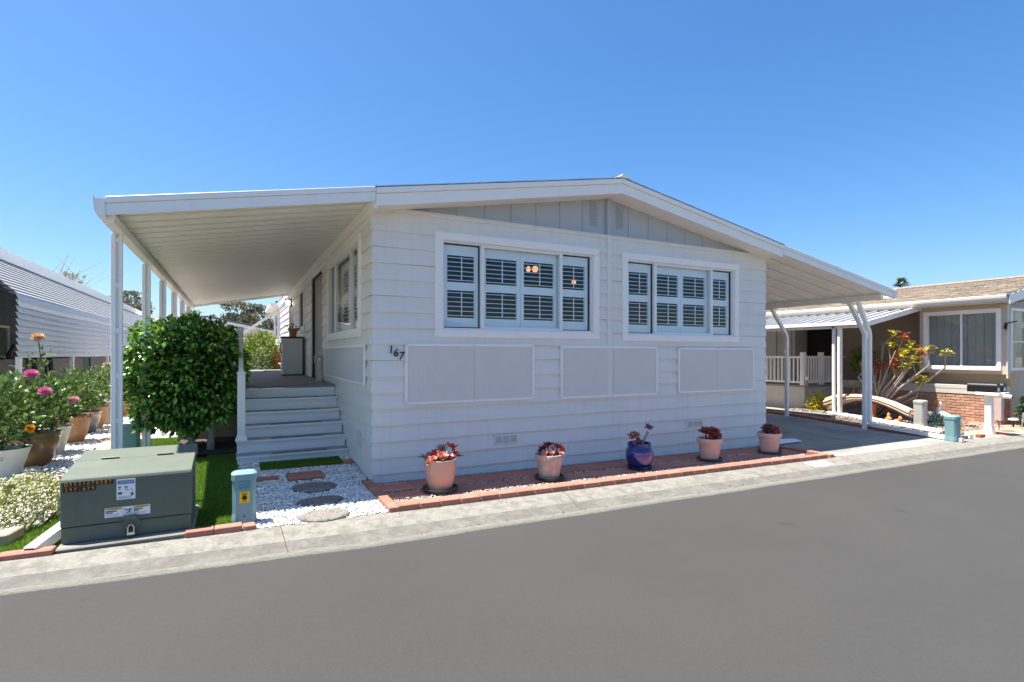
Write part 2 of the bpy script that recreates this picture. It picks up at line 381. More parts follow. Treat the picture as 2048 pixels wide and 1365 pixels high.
# rolled kerb and gutter
prof = [(-1.33,.012),(-1.45,.010),(-1.56,-.004),(-1.66,-.032),(-1.76,-.056),(-1.86,-.066),(-2.02,-.056),(-2.02,-.10)]
mb = MB(); xs = [-60,-30,-15,-10,-8,-6] + [-6+.25*i for i in range(1, 80)] + [14, 17, 20, 26, 40, 70, 120]
xs = sorted(set(xs)); n = len(prof)
def wob(x, k): return .010*math.sin(x*3.1+k*1.7)+.006*math.sin(x*7.7+k)
mb.v = [(x, -1.33+(y+1.33)*(ye(x)+1.33)/-.63 + (wob(x, 3)*.8 if i in (5, 6, 7) else 0), gz(x, 0)+z) for x in xs for i, (y, z) in enumerate(prof)]
mb.f = [(i*n+j, (i+1)*n+j, (i+1)*n+j+1, i*n+j+1) for i in range(len(xs)-1) for j in range(n-1)]
kerb = struct('gutter', mb, m_gutter, smooth=True)
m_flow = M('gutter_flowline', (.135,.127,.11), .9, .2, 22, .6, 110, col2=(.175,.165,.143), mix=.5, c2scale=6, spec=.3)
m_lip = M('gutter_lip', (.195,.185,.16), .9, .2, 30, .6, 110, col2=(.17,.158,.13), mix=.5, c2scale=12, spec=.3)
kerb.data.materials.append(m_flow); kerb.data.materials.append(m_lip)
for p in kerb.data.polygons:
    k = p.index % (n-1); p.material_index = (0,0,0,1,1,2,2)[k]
mb = MB(); mb.v = [(x, y, gz(x, 0)+z) for x in (-60, -6, 14, 120) for y, z in ((-12.3,-.058),(-12.6,-.066),(-12.9,.01),(-13.2,.012),(-13.2,-.1))]
mb.f = [(i*5+j, (i+1)*5+j, (i+1)*5+j+1, i*5+j+1) for i in range(3) for j in range(4)]
struct('far_gutter', mb, m_gutter)
for x0, sk_ in ((-4.6,0),(-1.15,.03),(1.92,-.08),(4.98,.05),(7.33,0),(11.44,0)):
    mb = MB(); pk = [(-1.335,.0135),(-1.45,.0115),(-1.56,-.0025),(-1.66,-.0305),(-1.76,-.0545),(-1.86,-.0645)]
    for i, (y, z) in enumerate(pk):
        xx = x0+sk_*i/5+random.uniform(-.004,.004)
        for d in (0, .007): mb.v.append((xx+d, -1.33+(y+1.33)*(ye(xx)+1.33)/-.63, gz(xx,0)+z+.001))
    mb.f = [(2*i,2*i+1,2*i+3,2*i+2) for i in range(5)]; struct('gutter_joint', mb, m_soil)
struct('far_pavement', grid(-60, 120, -40, -13.2, .008, 4), m_conc)
# driveway in slabs
mb = MB()
ysl = [-1.33, 1.6, 4.8, 8.0, 11.2, 14.4, 19.0]
for a, b in zip(ysl, ysl[1:]):
    for x0, x1 in ((7.32, 9.35), (9.36, 11.42)):
        g = grid(x0, x1, a+.006, b-.006, .012, 1.0); mb.add(g.v, g.f)
struct('driveway', mb, m_drive)
struct('driveway_joint_bed', grid(7.3, 11.44, -1.332, 19, .002, 2), m_soil)

def stones(name, n, sampler, smin, smax, dz, mat, seed=1, flat=.6):
    rng = np.random.default_rng(seed)
    P = sampler(rng, n); n = len(P)
    base = np.array([(1,0,0),(-1,0,0),(0,1,0),(0,-1,0),(0,0,1),(0,0,-1),(.6,.6,.55),(-.6,-.6,.55),(.6,-.6,.5),(-.6,.6,.5)], float)
    faces = [(6,4,9),(6,9,2),(6,2,0),(6,0,8),(6,8,4),(4,8,7),(4,7,9),(7,8,3),(7,3,1),(7,1,9),(9,1,2),(8,0,3),(0,2,5),(2,1,5),(1,3,5),(3,0,5)]
    k = len(base)
    sc = rng.uniform(smin, smax, (n,1,1))*np.stack([rng.uniform(.7,1.2,(n,1)), rng.uniform(.6,1.,(n,1)), rng.uniform(flat*.7,flat*1.2,(n,1))], 2)
    V = base[None]*rng.uniform(.75,1.2,(n,k,1))*sc
    a = rng.uniform(0,2*PI,n); ca, sa = np.cos(a)[:,None], np.sin(a)[:,None]
    ti = rng.normal(0,.35,n)[:,None]; ct, st = np.cos(ti), np.sin(ti)
    X, Y, Z = V[...,0], V[...,1], V[...,2]
    Y, Z = Y*ct-Z*st, Y*st+Z*ct
    X, Y = X*ca-Y*sa, X*sa+Y*ca
    zz = np.array([gz(x, y) for x, y in P[:, :2]])[:,None] + dz + rng.uniform(0,.012,n)[:,None]
    V = np.stack([X+P[:,0:1], Y+P[:,1:2], Z+zz], 2).reshape(-1,3)
    Fa = (np.array(faces)[None]+(np.arange(n)*k)[:,None,None]).reshape(-1,3)
    return bulk(name, V, Fa, mat)
def bulk(name, V, Fa, mat, parent=None, loc=None):
    me = bpy.data.meshes.new(name); nf = len(Fa); q = Fa.shape[1]
    if parent is not None: V = V - np.array(WL[parent.name])
    elif loc is not None: V = V - np.array(loc)
    me.vertices.add(len(V)); me.vertices.foreach_set('co', V.astype(np.float32).ravel())
    me.loops.add(nf*q); me.loops.foreach_set('vertex_index', Fa.astype(np.int32).ravel())
    me.polygons.add(nf); me.polygons.foreach_set('loop_start', np.arange(0, nf*q, q, dtype=np.int32)); me.polygons.foreach_set('loop_total', np.full(nf, q, np.int32))
    me.update(calc_edges=True); me.materials.append(mat)
    o = bpy.data.objects.new(name, me); COL.objects.link(o)
    if parent is not None: o.parent = parent; WL[o.name] = WL[parent.name]
    elif loc is not None: o.location = loc
    return o
def rectsamp(x0, x1, y0, y1, skip=None):
    def f(rng, n):
        P = np.stack([rng.uniform(x0,x1,n), rng.uniform(y0,y1,n)], 1)
        if skip: P = P[[not skip(*p) for p in P]]
        return P
    return f
def leaves(P, D, L, W, rng, fold=.3, droop=0):
    # P positions, D outward directions: arrays; returns V, F of folded two-facet leaves
    n = len(P); D = D/np.linalg.norm(D, axis=1, keepdims=True)
    up = rng.normal(0,1,(n,3)); S = np.cross(D, up); S /= np.linalg.norm(S, axis=1, keepdims=True)+1e-9
    Nn = np.cross(S, D)
    L = (L*rng.uniform(.7,1.25,n))[:,None]; W = W*L/np.mean(L)
    m = P+D*L*.45
    V = np.stack([P, m+S*W*.5+Nn*W*fold, P+D*L-np.array([0,0,1])*L*droop, m-S*W*.5+Nn*W*fold], 1).reshape(-1,3)
    F = (np.array([(0,1,2),(0,2,3)])[None]+(np.arange(n)*4)[:,None,None]).reshape(-1,3)
    return V, F

# white gravel in front of the steps
def on_stone(x, y):
    for cx, cy, rx, ry in ((-.68,.03,.25,.25),(-.70,-.62,.24,.17),(-.74,-1.18,.25,.2)):
        if ((x-cx)/rx)**2+((y-cy)/ry)**2 < 1: return True
    return (-1.28 < x < -1.02 and .50 < y < .68) or (-.94 < x < -.49 and .38 < y < .80)
struct('gravel_bed', grid(-1.48, -.005, -1.335, 1.62, .004, .5), m_gravbed)
o = stones('white_gravel', 11500, rectsamp(-1.45, -.02, -1.32, 1.5, on_stone), .010, .022, .008, m_white_stone, 3); o['kind'] = 'stuff'
# gravel along the left pots and behind
struct('side_gravel_bed', grid(-5.0, -3.1, -.6, 24, .004, 1.0), m_gravbed)
o = stones('side_gravel', 15000, lambda r, n: np.stack([r.uniform(-4.4,-3.2,n), -.2+ (r.uniform(0,1,n)**1.6)*11], 1), .014, .034, .012, m_white_stone, 4); o['kind'] = 'stuff'
struct('yard_gravel_bed', grid(-3.0, -1.9, 4.15, 24, .006, 1.0), m_gravbed)
o = stones('yard_gravel', 7000, lambda r, n: np.stack([r.uniform(-2.95,-2.35,n), 4.2+(r.uniform(0,1,n)**1.5)*7], 1), .014, .03, .014, m_white_stone, 5); o['kind'] = 'stuff'
# artificial turf
def turf(name, regs, seed, dens):
    mb = MB()
    for r in regs:
        g = grid(*r, .006, .5); mb.add(g.v, g.f)
    struct(name + '_mat', mb, m_turf)
    rng = np.random.default_rng(seed); Ps = []
    for x0, x1, y0, y1 in regs:
        k = int((x1-x0)*(y1-y0)*dens); Ps.append(np.stack([rng.uniform(x0,x1,k), rng.uniform(y0,y1,k)], 1))
    P = np.concatenate(Ps); n = len(P)
    z = np.array([gz(x, y) for x, y in P])+.006
    B = np.concatenate([P, z[:,None]], 1); a = rng.uniform(0,2*PI,n); wv = np.stack([np.cos(a), np.sin(a), 0*a], 1)*.0028
    h = rng.uniform(.018,.036,n); tip = B+np.stack([rng.normal(0,.012,n), rng.normal(0,.012,n), h], 1)
    V = np.stack([B-wv, B+wv, tip], 1).reshape(-1,3); F = np.arange(n*3).reshape(-1,3)
    o = bulk(name, V, F, m_blade); o['kind'] = 'stuff'
turf('artificial_turf', [(-1.86,-1.48,-1.24,2.2),(-3.05,-1.86,-.38,2.0),(-3.12,-2.3,2.0,4.15)], 11, 16000)
turf('lawn_strip', [(-3.35,-2.77,-1.24,-.38),(-4.6,-3.35,-1.24,-.75)], 12, 15000)
mb = MB(); g = grid(-2.3, -1.46, 2.2, 3.7, .012, .25); mb.v = [(x, y, z+.05*random.random()) for x, y, z in g.v]; mb.f = g.f
struct('planting_soil', mb, m_soil)
struct('left_soil', grid(-6, -3.35, -1.24, .8, .001, .5), m_soil)

# ------------------------------------------------------------ the mobile home
W_, YB = 7.28, 18.7
H = thing('mobile_home', 'white lap-sided mobile home with low gable roof and two shuttered front windows', 'house')
zt = lambda x: 4.235 - .178*abs(x-3.64)
win1 = (.806, 3.44, 1.835, 3.222); win2 = (3.895, 6.53, 1.818, 3.214)
fholes = [win1, win2]
inset = lambda h, d: (h[0]+d, h[1]-d, h[2]+d, h[3]-d)
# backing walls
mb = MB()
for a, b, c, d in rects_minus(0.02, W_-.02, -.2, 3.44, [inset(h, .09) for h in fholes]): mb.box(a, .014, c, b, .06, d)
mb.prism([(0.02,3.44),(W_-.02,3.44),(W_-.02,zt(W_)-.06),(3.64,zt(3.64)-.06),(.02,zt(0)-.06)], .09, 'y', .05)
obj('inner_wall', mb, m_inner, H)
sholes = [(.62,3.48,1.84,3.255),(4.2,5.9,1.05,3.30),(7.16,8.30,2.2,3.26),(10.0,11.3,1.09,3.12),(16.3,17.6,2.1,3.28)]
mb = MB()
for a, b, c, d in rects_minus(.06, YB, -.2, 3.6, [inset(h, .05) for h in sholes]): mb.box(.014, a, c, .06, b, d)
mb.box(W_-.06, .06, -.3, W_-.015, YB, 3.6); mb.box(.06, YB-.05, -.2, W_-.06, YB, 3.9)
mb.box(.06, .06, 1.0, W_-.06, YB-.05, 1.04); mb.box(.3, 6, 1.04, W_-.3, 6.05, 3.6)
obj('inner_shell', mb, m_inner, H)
# lap siding, front
rr = random.Random(3)
def course_piece(mb, u0, u1, z0, z1, zc0, zc1, axis, seg=.6):
    # wedge board between z0..z1 of the course zc0..zc1; axis x: faces -y at y~0; axis y: faces -x
    tt = lambda z: .023*(z-zc0)/(zc1-zc0) - .0205
    n = max(1, int((u1-u0)/seg)); us = [u0+(u1-u0)*i/n for i in range(n+1)]
    b = len(mb.v)
    for u in us:
        zz = z0 + (.0035*math.sin(u*2.3+zc0*9)+.002*math.sin(u*6.1+zc0*17) if abs(z0-zc0) < 1e-4 else 0)
        for t, z in ((tt(z0), zz), (tt(z1), z1), (.0135, z1), (.0135, zz)):
            mb.v.append((u, t, z) if axis == 'x' else (t, u, z))
    for i in range(n):
        for j in range(4): mb.f.append((b+i*4+j, b+(i+1)*4+j, b+(i+1)*4+(j+1) % 4, b+i*4+(j+1) % 4))
    mb.f.append((b, b+1, b+2, b+3)); mb.f.append(tuple(b+n*4+j for j in (3,2,1,0)))
lines = [3.162-.204*k for k in range(0, 17)]
courses = [(3.162, 3.405)] + [(lines[k+1], lines[k]) for k in range(16)]
for z0, z1 in courses:
    if z1 > .93:
        spans = [(0, 3.60), (3.685, W_)]
    else:
        j = rr.choice([2.2, 2.9, 3.9, 4.6, 5.0]); spans = [(0, j-.0015), (j+.0015, W_)]
    if z0 < -.12: z0 = -.16
    for u0, u1 in spans:
        for a, b, c, d in rects_minus(u0, u1, z0, z1, [inset(h, .05) for h in fholes]):
            mb = MB(); course_piece(mb, a, b, c, d, z0, z1, 'x'); obj('siding_board', mb, m_siding, H)
for k, (z0, z1) in enumerate(courses):
    spans = [(0, 4.2), (5.9, YB)]
    if k == 0: spans = [(0, YB)]; z1 = 3.5
    for u0, u1 in spans:
        for a, b, c, d in rects_minus(u0, u1, z0, z1, [inset(h, .04) for h in sholes]):
            mb = MB(); course_piece(mb, a, b, c, d, z0, z1, 'y'); obj('siding_board', mb, m_siding, H)
mb = MB().box(W_-.014, .0, -.25, W_, YB, 3.6); obj('side_wall', mb, m_siding, H)
# frieze trim, mid batten
mb = MB().box(0, -.021, 3.405, W_, .013, 3.439); mb.box(0, -.029, 3.440, W_, .013, 3.456); obj('frieze_board', mb, m_siding, H, bevel=.002)
mb = MB().box(3.60, -.031, .90, 3.685, .013, 3.405); obj('centre_batten', mb, m_siding, H, bevel=.003)
mb = MB().box(3.605, -.02, 3.457, 3.68, .048, zt(3.64)-.19); obj('centre_batten', mb, m_gable, H, bevel=.003)
mb = MB().box(-.016, .02, 3.28, .012, YB, 3.34); obj('side_frieze', mb, m_trim, H)
# gable panels and battens
bx = [-.07] + [.343+.4068*i for i in range(8)] + [3.64] + [4.072+.4095*i for i in range(7)] + [7.35]
for a, b in zip(bx, bx[1:]):
    a2, b2 = max(a, .1), min(b, W_-.1)
    za, zb = zt(a2)-.2, zt(b2)-.2
    if max(za, zb) < 3.47: continue
    if za < 3.456: a2 = 3.64-(4.035-3.462)/.178; za = 3.462
    if zb < 3.456: b2 = 3.64+(4.035-3.462)/.178; zb = 3.462
    obj('gable_panel', MB().prism([(a2+.003,3.45),(b2-.003,3.45),(b2-.003,zb),(a2+.003,za)], .05, 'y', .03), m_gable, H)
for x in bx[1:-1]:
    if abs(x-3.64) < .01 or zt(x)-.2 < 3.47: continue
    obj('gable_batten', MB().box(x-.019, .018, 3.456, x+.019, .0302, zt(x)-.192), m_gable, H)
for x0 in (3.305, 3.815):
    mb = MB().box(x0, .022, 3.575, x0+.145, .0305, 3.975)
    for i in range(9):
        z = 3.60+i*.041; mb.hexa([(x0+.012,.006,z),(x0+.133,.006,z),(x0+.133,.021,z+.012),(x0+.012,.021,z+.012),(x0+.012,.004,z+.004),(x0+.133,.004,z+.004),(x0+.133,.021,z+.026),(x0+.012,.021,z+.026)])
    v = obj('gable_vent', mb, m_gable, H)
# roof
YF = -.34
for s, xe in ((-1, -.035), (1, W_+.035)):
    X = lambda d: 3.64 + s*d
    D = abs(xe-3.64); zz = lambda d: 4.235-.178*d
    def slab(d0, d1, y0, y1, t0, t1):
        p = [(X(d0),y0,zz(d0)+t0),(X(d1),y0,zz(d1)+t0),(X(d1),y1,zz(d1)+t0),(X(d0),y1,zz(d0)+t0),
             (X(d0),y0,zz(d0)+t1),(X(d1),y0,zz(d1)+t1),(X(d1),y1,zz(d1)+t1),(X(d0),y1,zz(d0)+t1)]
        return MB().hexa(p)
    obj('roof_deck', slab(0, D, YF+.03, YB+.3, -.058, -.002), m_dark, H)
    obj('soffit', slab(0, D-.03, YF+.022, .028, -.205, -.195), m_pan, H)
    obj('fascia_board', slab(0, D, YF, YF+.022, -.215, -.072), m_trim, H, bevel=.003)
    obj('fascia_trim', slab(0, D, YF-.022, YF+.022, -.070, .001), m_trim, H, bevel=.003)
    for i in range(26):
        d1 = D+.02-i*.142; d0 = max(.06, d1-.24)
        if d1 < .1: break
        t = .004+rr.uniform(0,.004)
        p = slab(d0, d1, YF-.027-rr.uniform(0,.006), YB+.3, 0, 0)
        p.v = [(x, y, z+(t*.6 if k < 4 else t*.6+.007)+(.005 if abs(abs(x-3.64)-d1) < 1e-3 else 0)) for k, (x, y, z) in enumerate(p.v)]
        obj('shingle', p, m_shingle, H)
mb = MB().prism([(3.50,4.232),(3.58,4.262),(3.62,4.296),(3.66,4.296),(3.70,4.262),(3.78,4.232),(3.64,4.245)], YB+.3, 'y', YF-.04); obj('ridge_cap', mb, m_trim, H, smooth='auto')
mb = MB().prism([(-.06,3.345),(-.005,3.345),(-.005,3.53),(-.06,3.53)], YB+.3, 'y', YF+.03); obj('eave_board', mb, m_trim, H)

def xf(mode):   # maps (u, depth, z) -> world for a window on the front (x, +y) or side (y, +x)
    return (lambda u, d, z: (u, d, z)) if mode == 'x' else (lambda u, d, z: (d, u, z))
def wbox(mb, mode, u0, d0, z0, u1, d1, z1):
    if mode == 'x': mb.box(u0, d0, z0, u1, d1, z1)
    elif mode == 'y': mb.box(d0, u0, z0, d1, u1, z1)
    else: mb.box(mode-d1, u0, z0, mode-d0, u1, z1)
def frame4(mode, r, wd, d0, d1):
    mb = MB(); u0, u1, z0, z1 = r
    wbox(mb, mode, u0, d0, z0, u1, d1, z0+wd); wbox(mb, mode, u0, d0, z1-wd, u1, d1, z1)
    wbox(mb, mode, u0, d0, z0+wd+.001, u0+wd, d1, z1-wd-.001); wbox(mb, mode, u1-wd, d0, z0+wd+.001, u1, d1, z1-wd-.001); return mb
def shutter(mode, u0, u1, z0, z1, d, par, tilt=.12):
    st = .055 if u1-u0 > .4 else .04
    mb = MB(); zm = z0+(z1-z0)*.50
    for a, b, c, e in ((u0,u0+st,z0,z1),(u1-st,u1,z0,z1),(u0+st,u1-st,z0,z0+.125),(u0+st,u1-st,z1-.135,z1),(u0+st,u1-st,zm-.055,zm+.055)): wbox(mb, mode, a, d, c, b, d+.028, e)
    s = obj('window_shutter', mb, m_shut, par)
    T = xf(mode)
    for za, zb in ((z0+.125, zm-.055), (zm+.055, z1-.135)):
        n = 6; dz = (zb-za)/n
        for i in range(n):
            z = za+dz*(i+.5); mb = MB()
            ua, ub = u0+st+.002, u1-st-.002
            dy = .032; dzv = dy*tilt
            mb.hexa([T(ua,d+.014-dy,z-dzv-.004),T(ub,d+.014-dy,z-dzv-.004),T(ub,d+.014+dy,z+dzv-.004),T(ua,d+.014+dy,z+dzv-.004),
                     T(ua,d+.014-dy,z-dzv+.004),T(ub,d+.014-dy,z-dzv+.004),T(ub,d+.014+dy,z+dzv+.004),T(ua,d+.014+dy,z+dzv+.004)])
            obj('louver', mb, m_shut, s)
        mb = MB(); um = (u0+u1)/2; wbox(mb, mode, um-.006, d-.028, za+.02, um+.006, d-.019, zb-.02); obj('tilt_rod', mb, m_shut, s)
    return s
def front_window(r, m1, m2, mid):
    u0, u1, z0, z1 = r
    wnd = obj('window', frame4('x', r, .105, -.038, .012), m_trim, H, bevel=.003)
    obj('frame', frame4('x', inset(r, .107), .020, -.012, .05), m_alum, wnd, bevel=.002)
    q = inset(r, .128)
    for m in (m1, m2): obj('mullion', MB().box(m-.022, -.016, q[2], m+.022, .045, q[3]), m_alum, wnd, bevel=.002)
    for z in (q[2], q[3]-.022): obj('sash_rail', MB().box(m1+.023, -.004, z, m2-.023, .02, z+.022), m_alum, wnd)
    for a, b, d in ((q[0], m1-.023, .03), (m1+.023, m2-.023, .012), (m2+.023, q[1], .03)):
        obj('pane', MB().box(a, d, q[2], b, d+.004, q[3]), m_glass, wnd)
    for a, b in ((q[0]+.02, m1-.035), (m1+.03, mid-.003), (mid+.003, m2-.03), (m2-.015, q[1]-.02)):
        shutter('x', a, b, q[2]+.015, q[3]-.015, .07, H)
front_window(win1, 1.493, 2.765, 2.12)
front_window(win2, 4.588, 5.87, 5.215)
# side window
r = (.62, 3.48, 1.845, 3.25)
wnd = obj('window', frame4('y', r, .105, -.038, .012), m_trim, H, bevel=.003)
obj('frame', frame4('y', inset(r, .107), .022, -.012, .05), m_alum, wnd)
q = inset(r, .13)
for m in (1.38, 2.78): mb = MB(); wbox(mb, 'y', m-.022, -.014, q[2], m+.022, .045, q[3]); obj('mullion', mb, m_alum, wnd)
for a, b, d in ((q[0],1.357,.03),(1.403,2.757,.012),(2.803,q[1],.03)):
    mb = MB(); wbox(mb, 'y', a, d, q[2], b, d+.004, q[3]); obj('pane', mb, m_glass, wnd)
shutter('y', 1.42, 2.09, q[2]+.015, q[3]-.015, .10, H); shutter('y', 2.096, 2.75, q[2]+.015, q[3]-.015, .10, H)
# other side windows and the entrance recess
for (a, b, c, d) in ((7.16,8.30,2.2,3.26),(16.3,17.6,2.1,3.28)):
    wnd = obj('window', frame4('y', (a,b,c,d), .10, -.03, .012), m_trim, H)
    mb = MB(); wbox(mb, 'y', a+.1, .02, c+.1, b-.1, .024, d-.1); obj('pane', mb, m_glass, wnd)
    if a > 10: mb = MB(); wbox(mb, 'y', a+.1, -.01, (c+d)/2-.02, b-.1, .03, (c+d)/2+.02); obj('mullion', mb, m_trim, wnd)
wnd = obj('window', frame4('y', (10.0,11.3,1.09,3.12), .06, -.02, .03), m_alum, H, label='sliding glass door frame near the wall lamp')
mb = MB(); wbox(mb, 'y', 10.62, -.012, 1.15, 10.68, .03, 3.06); obj('mullion', mb, m_alum, wnd)
mb = MB(); wbox(mb, 'y', 10.06, .01, 1.15, 11.24, .014, 3.06); obj('pane', mb, m_glass, wnd)
mb = MB().box(.0, 5.9, 1.05, .38, 5.93, 3.3); mb.box(.0, 4.17, 1.05, .38, 4.2, 3.3); mb.box(.0, 4.2, 3.3, .38, 5.9, 3.33); mb.box(.38, 4.2, 1.05, .40, 5.9, 3.3); mb.box(0, 4.2, 1.05, .38, 5.9, 1.085)
obj('entrance_recess', mb, m_siding, H)
for k in range(11):
    z0 = 1.122+.204*k; mb = MB()
    if z0 < 3.2:
        mb.hexa([(.0,5.882,z0),(.379,5.882,z0),(.379,5.899,z0),(.0,5.899,z0),(.0,5.893,z0+.2),(.379,5.893,z0+.2),(.379,5.899,z0+.2),(.0,5.899,z0+.2)]); obj('siding_board', mb, m_siding, H)
dr = obj('door', MB().box(.355, 4.35, 1.09, .379, 5.3, 3.16), m_door, H, bevel=.004)
obj('door_frame', frame4('y', (4.28,5.37,1.086,3.2), .06, .34, .379), m_siding, dr)
obj('handle', MB().tube([(.35,5.2,2.0),(.31,5.2,2.0),(.31,5.1,2.0)], .01, 6), m_chrome, dr)
# wall lamp
lm = obj('wall_lamp', MB().box(-.05, 10.33, 3.0, .0, 10.45, 3.2).box(-.20, 10.31, 3.2, -.02, 10.47, 3.235), m_black, H, label='black wall lamp with a lit clear glass')
obj('lamp_glass', MB().lathe([(.045,0),(.055,.14),(.04,.15)], (-.12,10.39,3.04), 10), m_lampglow, lm)
obj('awning_arm', MB().tube([(-.02,16.0,3.30),(-1.7,16.0,2.05)], .045, square=True), m_pan, H)
obj('eave_bracket', MB().box(-.35, 15.0, 3.40, -.06, YB+.2, 3.50), m_trim, H)
# framed panels below the windows
def screen_panel(mode, r, seams):
    f = obj('screen_panel', frame4(mode, r, .033, -.042, -.016), m_trim, H, bevel=.002)
    u0, u1, z0, z1 = r; us = [u0+.033]+seams+[u1-.033]
    for a, b in zip(us, us[1:]):
        mb = MB(); wbox(mb, mode, a+.002, -.030, z0+.033, b-.002, -.022, z1-.033); obj('panel_sheet', mb, m_sheet if mode == 'x' else m_sheet_y, f)
    mb = MB()
    for u in (u0+.016, (u0+u1)/2, u1-.016):
        for z in (z0+.016, z1-.016): wbox(mb, mode, u-.007, -.046, z-.007, u+.007, -.041, z+.007)
    obj('screw', mb, m_chrome, f)
m_sheet = M('ribbed_sheet', (.75,.71,.655), .5, .02, 4, rib=(0, .022)); m_sheet_y = M('ribbed_sheet_side', (.68,.69,.68), .5, .02, 4, rib=(1, .022))
screen_panel('x', (.405,2.291,.965,1.748), [1.36]); screen_panel('x', (2.741,4.612,.948,1.733), [3.71]); screen_panel('x', (5.062,6.92,.952,1.722), [5.98])
screen_panel('y', (.31,3.87,1.20,1.735), [1.15,2.0,2.95])
obj('clip', MB().box(3.61, -.03, .905, 3.68, -.012, .945), m_trim, H)
# foundation vents
def vent(mode, u0, u1, z0, z1):
    v = obj('foundation_vent', (lambda mb: (wbox(mb, mode, u0, -.027, z0, u1, -.006, z1), mb)[1])(MB()), m_siding, H)
    mb = MB(); wd = (u1-u0-.08)/3
    for i in range(3):
        a = u0+.02+i*(wd+.02)
        for k in range(9):
            z = z0+.015+k*(z1-z0-.03)/9; wbox(mb, mode, a, -.030, z, a+wd, -.0265, z+.0055)
    obj('grille', mb, m_grille, v)
m_grille = M('vent_grille', (.42,.42,.41), .5, .05)
vent('x', 1.66, 2.03, .365, .492); vent('x', 5.27, 5.64, .37, .487); vent('y', .45, .85, .36, .6)
# house number
def text(name, body, size, loc, rot, mat, par, ext=.002, align='CENTER', shear=0, kind=None):
    c = bpy.data.curves.new(name, 'FONT'); c.body = body; c.size = size; c.extrude = ext; c.align_x = align; c.align_y = 'CENTER'; c.shear = shear; c.resolution_u = 2
    c.materials.append(mat); o = bpy.data.objects.new(name, c); COL.objects.link(o); o.parent = par
    me = bpy.data.meshes.new_from_object(o); bpy.data.objects.remove(o); bpy.data.curves.remove(c)
    o = bpy.data.objects.new(name, me); COL.objects.link(o); o.parent = par
    o.location = Vector(loc)-WL[par.name]; o.rotation_euler = rot; WL[o.name] = WL[par.name]; return o
FX = (R_(90), 0, 0)
for ch, x, z in (('1',.222,1.665),('6',.285,1.625),('7',.355,1.585)): text('house_number', ch, .145, (x, -.026, z), FX, m_black, H, .006, shear=.12)
# lit ceiling fittings inside, seen through the front window
for k, (x, y, z) in enumerate(((3.40,2.0,3.19),(4.75,2.5,3.09))):
    t = thing('ceiling_lamp', ['amber glass twin lamp glowing behind the larger front window shutters', 'small amber lamp glowing deep behind the right shutter'][k], 'lamp', (x, y, z))
    obj('rod', MB().tube([(x,y,z),(x,y,3.55)], .012, 6), m_black, t)
    obj('bulb', MB().blob((x-.07,y,z), (.045,.045,.055)), m_bulb, t)
    if k == 0: obj('bulb', MB().blob((x+.075,y,z+.01), (.062,.062,.06)), m_bulb, t)

# ------------------------------------------------------------ patio cover (left) and carport (right)
PC = thing('patio_cover', 'white aluminium patio cover with ribbed underside left of the mobile home', 'patio cover', (-2.7, 5.8, .1))
pz = lambda x: 3.60 + .182*x          # underside line of the pans
def pan_mesh(x0, x1, zf, wd=.305):
    prof = [(0,0),(.105,0),(.118,.018),(.132,.018),(.145,0),(wd-.058,0),(wd-.05,.045),(wd-.004,.045),(wd-.002,.003)]
    mb = MB(); n = len(prof); t = .004
    for x in (x0, x1):
        for d in (0, t): mb.v += [(x, p, zf(x)+q+d) for p, q in prof]
    for i in range(n-1):
        mb.f += [(i, i+1, 2*n+i+1, 2*n+i), (n+i, 3*n+i, 3*n+i+1, n+i+1), (i, n+i, n+i+1, i+1), (2*n+i, 2*n+i+1, 3*n+i+1, 3*n+i)]
    return mb
me = mesh_of(pan_mesh(-2.66, -.03, lambda x: pz(x)-.115), 'pan'); me.materials.append(m_pan)
for i in range(38):
    o = bpy.data.objects.new('roof_pan', me); COL.objects.link(o); o.parent = PC; o.location = Vector((0, YF+.05+i*.305, 0))-WL[PC.name]
def sl_box(mb, x0, x1, y0, y1, zf, t0, t1):
    mb.hexa([(x0,y0,zf(x0)+t0),(x1,y0,zf(x1)+t0),(x1,y1,zf(x1)+t0),(x0,y1,zf(x0)+t0),(x0,y0,zf(x0)+t1),(x1,y0,zf(x1)+t1),(x1,y1,zf(x1)+t1),(x0,y1,zf(x0)+t1)]); return mb
obj('front_fascia', sl_box(sl_box(sl_box(MB(), -2.62, -.04, YF-.004, YF+.045, pz, -.165, -.062), -2.62, -.04, YF-.016, YF+.045, pz, -.060, .002), -2.62,-.04,YF-.010,YF,pz,-.174,-.160), m_alum, PC, bevel=.003)
YE = 11.2
mb = MB().prism([(-2.62,2.925),(-2.675,2.925),(-2.705,2.985),(-2.715,3.12),(-2.70,3.12),(-2.69,3.10),(-2.62,3.10)], YE, 'y', YF-.02); obj('eave_gutter', mb, m_alum, PC)
obj('beam', MB().box(-2.66, YF+.06, 2.895, -2.56, YE-.02, 2.99), m_alum, PC, bevel=.004)
obj('rear_fascia', sl_box(MB(), -2.62, -.02, YE-.02, YE+.02, pz, -.18, -.02), m_pan, PC)
obj('ledger', MB().box(-.055, YF+.06, 3.44, -.018, YE, 3.475), m_alum, PC)
for i, y in enumerate((.31, 2.46, 4.40, 6.36, 8.33, 10.2)):
    g = gz(-2.65, y); mb = MB()
    mb.box(-2.685, y-.024, g, -2.64, y+.024, 2.893)
    p = obj('post', mb, m_alum, PC, bevel=.004)
    mb = MB().box(-2.612, y-.02, g, -2.583, y+.02, 2.893)
    obj('post_side_rail', mb, m_alum, p, bevel=.003)
    mb = MB()
    for z in np.arange(.35, 2.85, .48): mb.box(-2.6395, y-.018, g+z, -2.6125, y+.018, g+z+.05)
    mb.box(-2.6395, y+.004, g, -2.6125, y+.008, 2.89)
    obj('post_spacer', mb, m_alum, p)
CP = thing('carport', 'white carport roof on bent steel posts over the driveway', 'carport', (10.9, 6, 0))
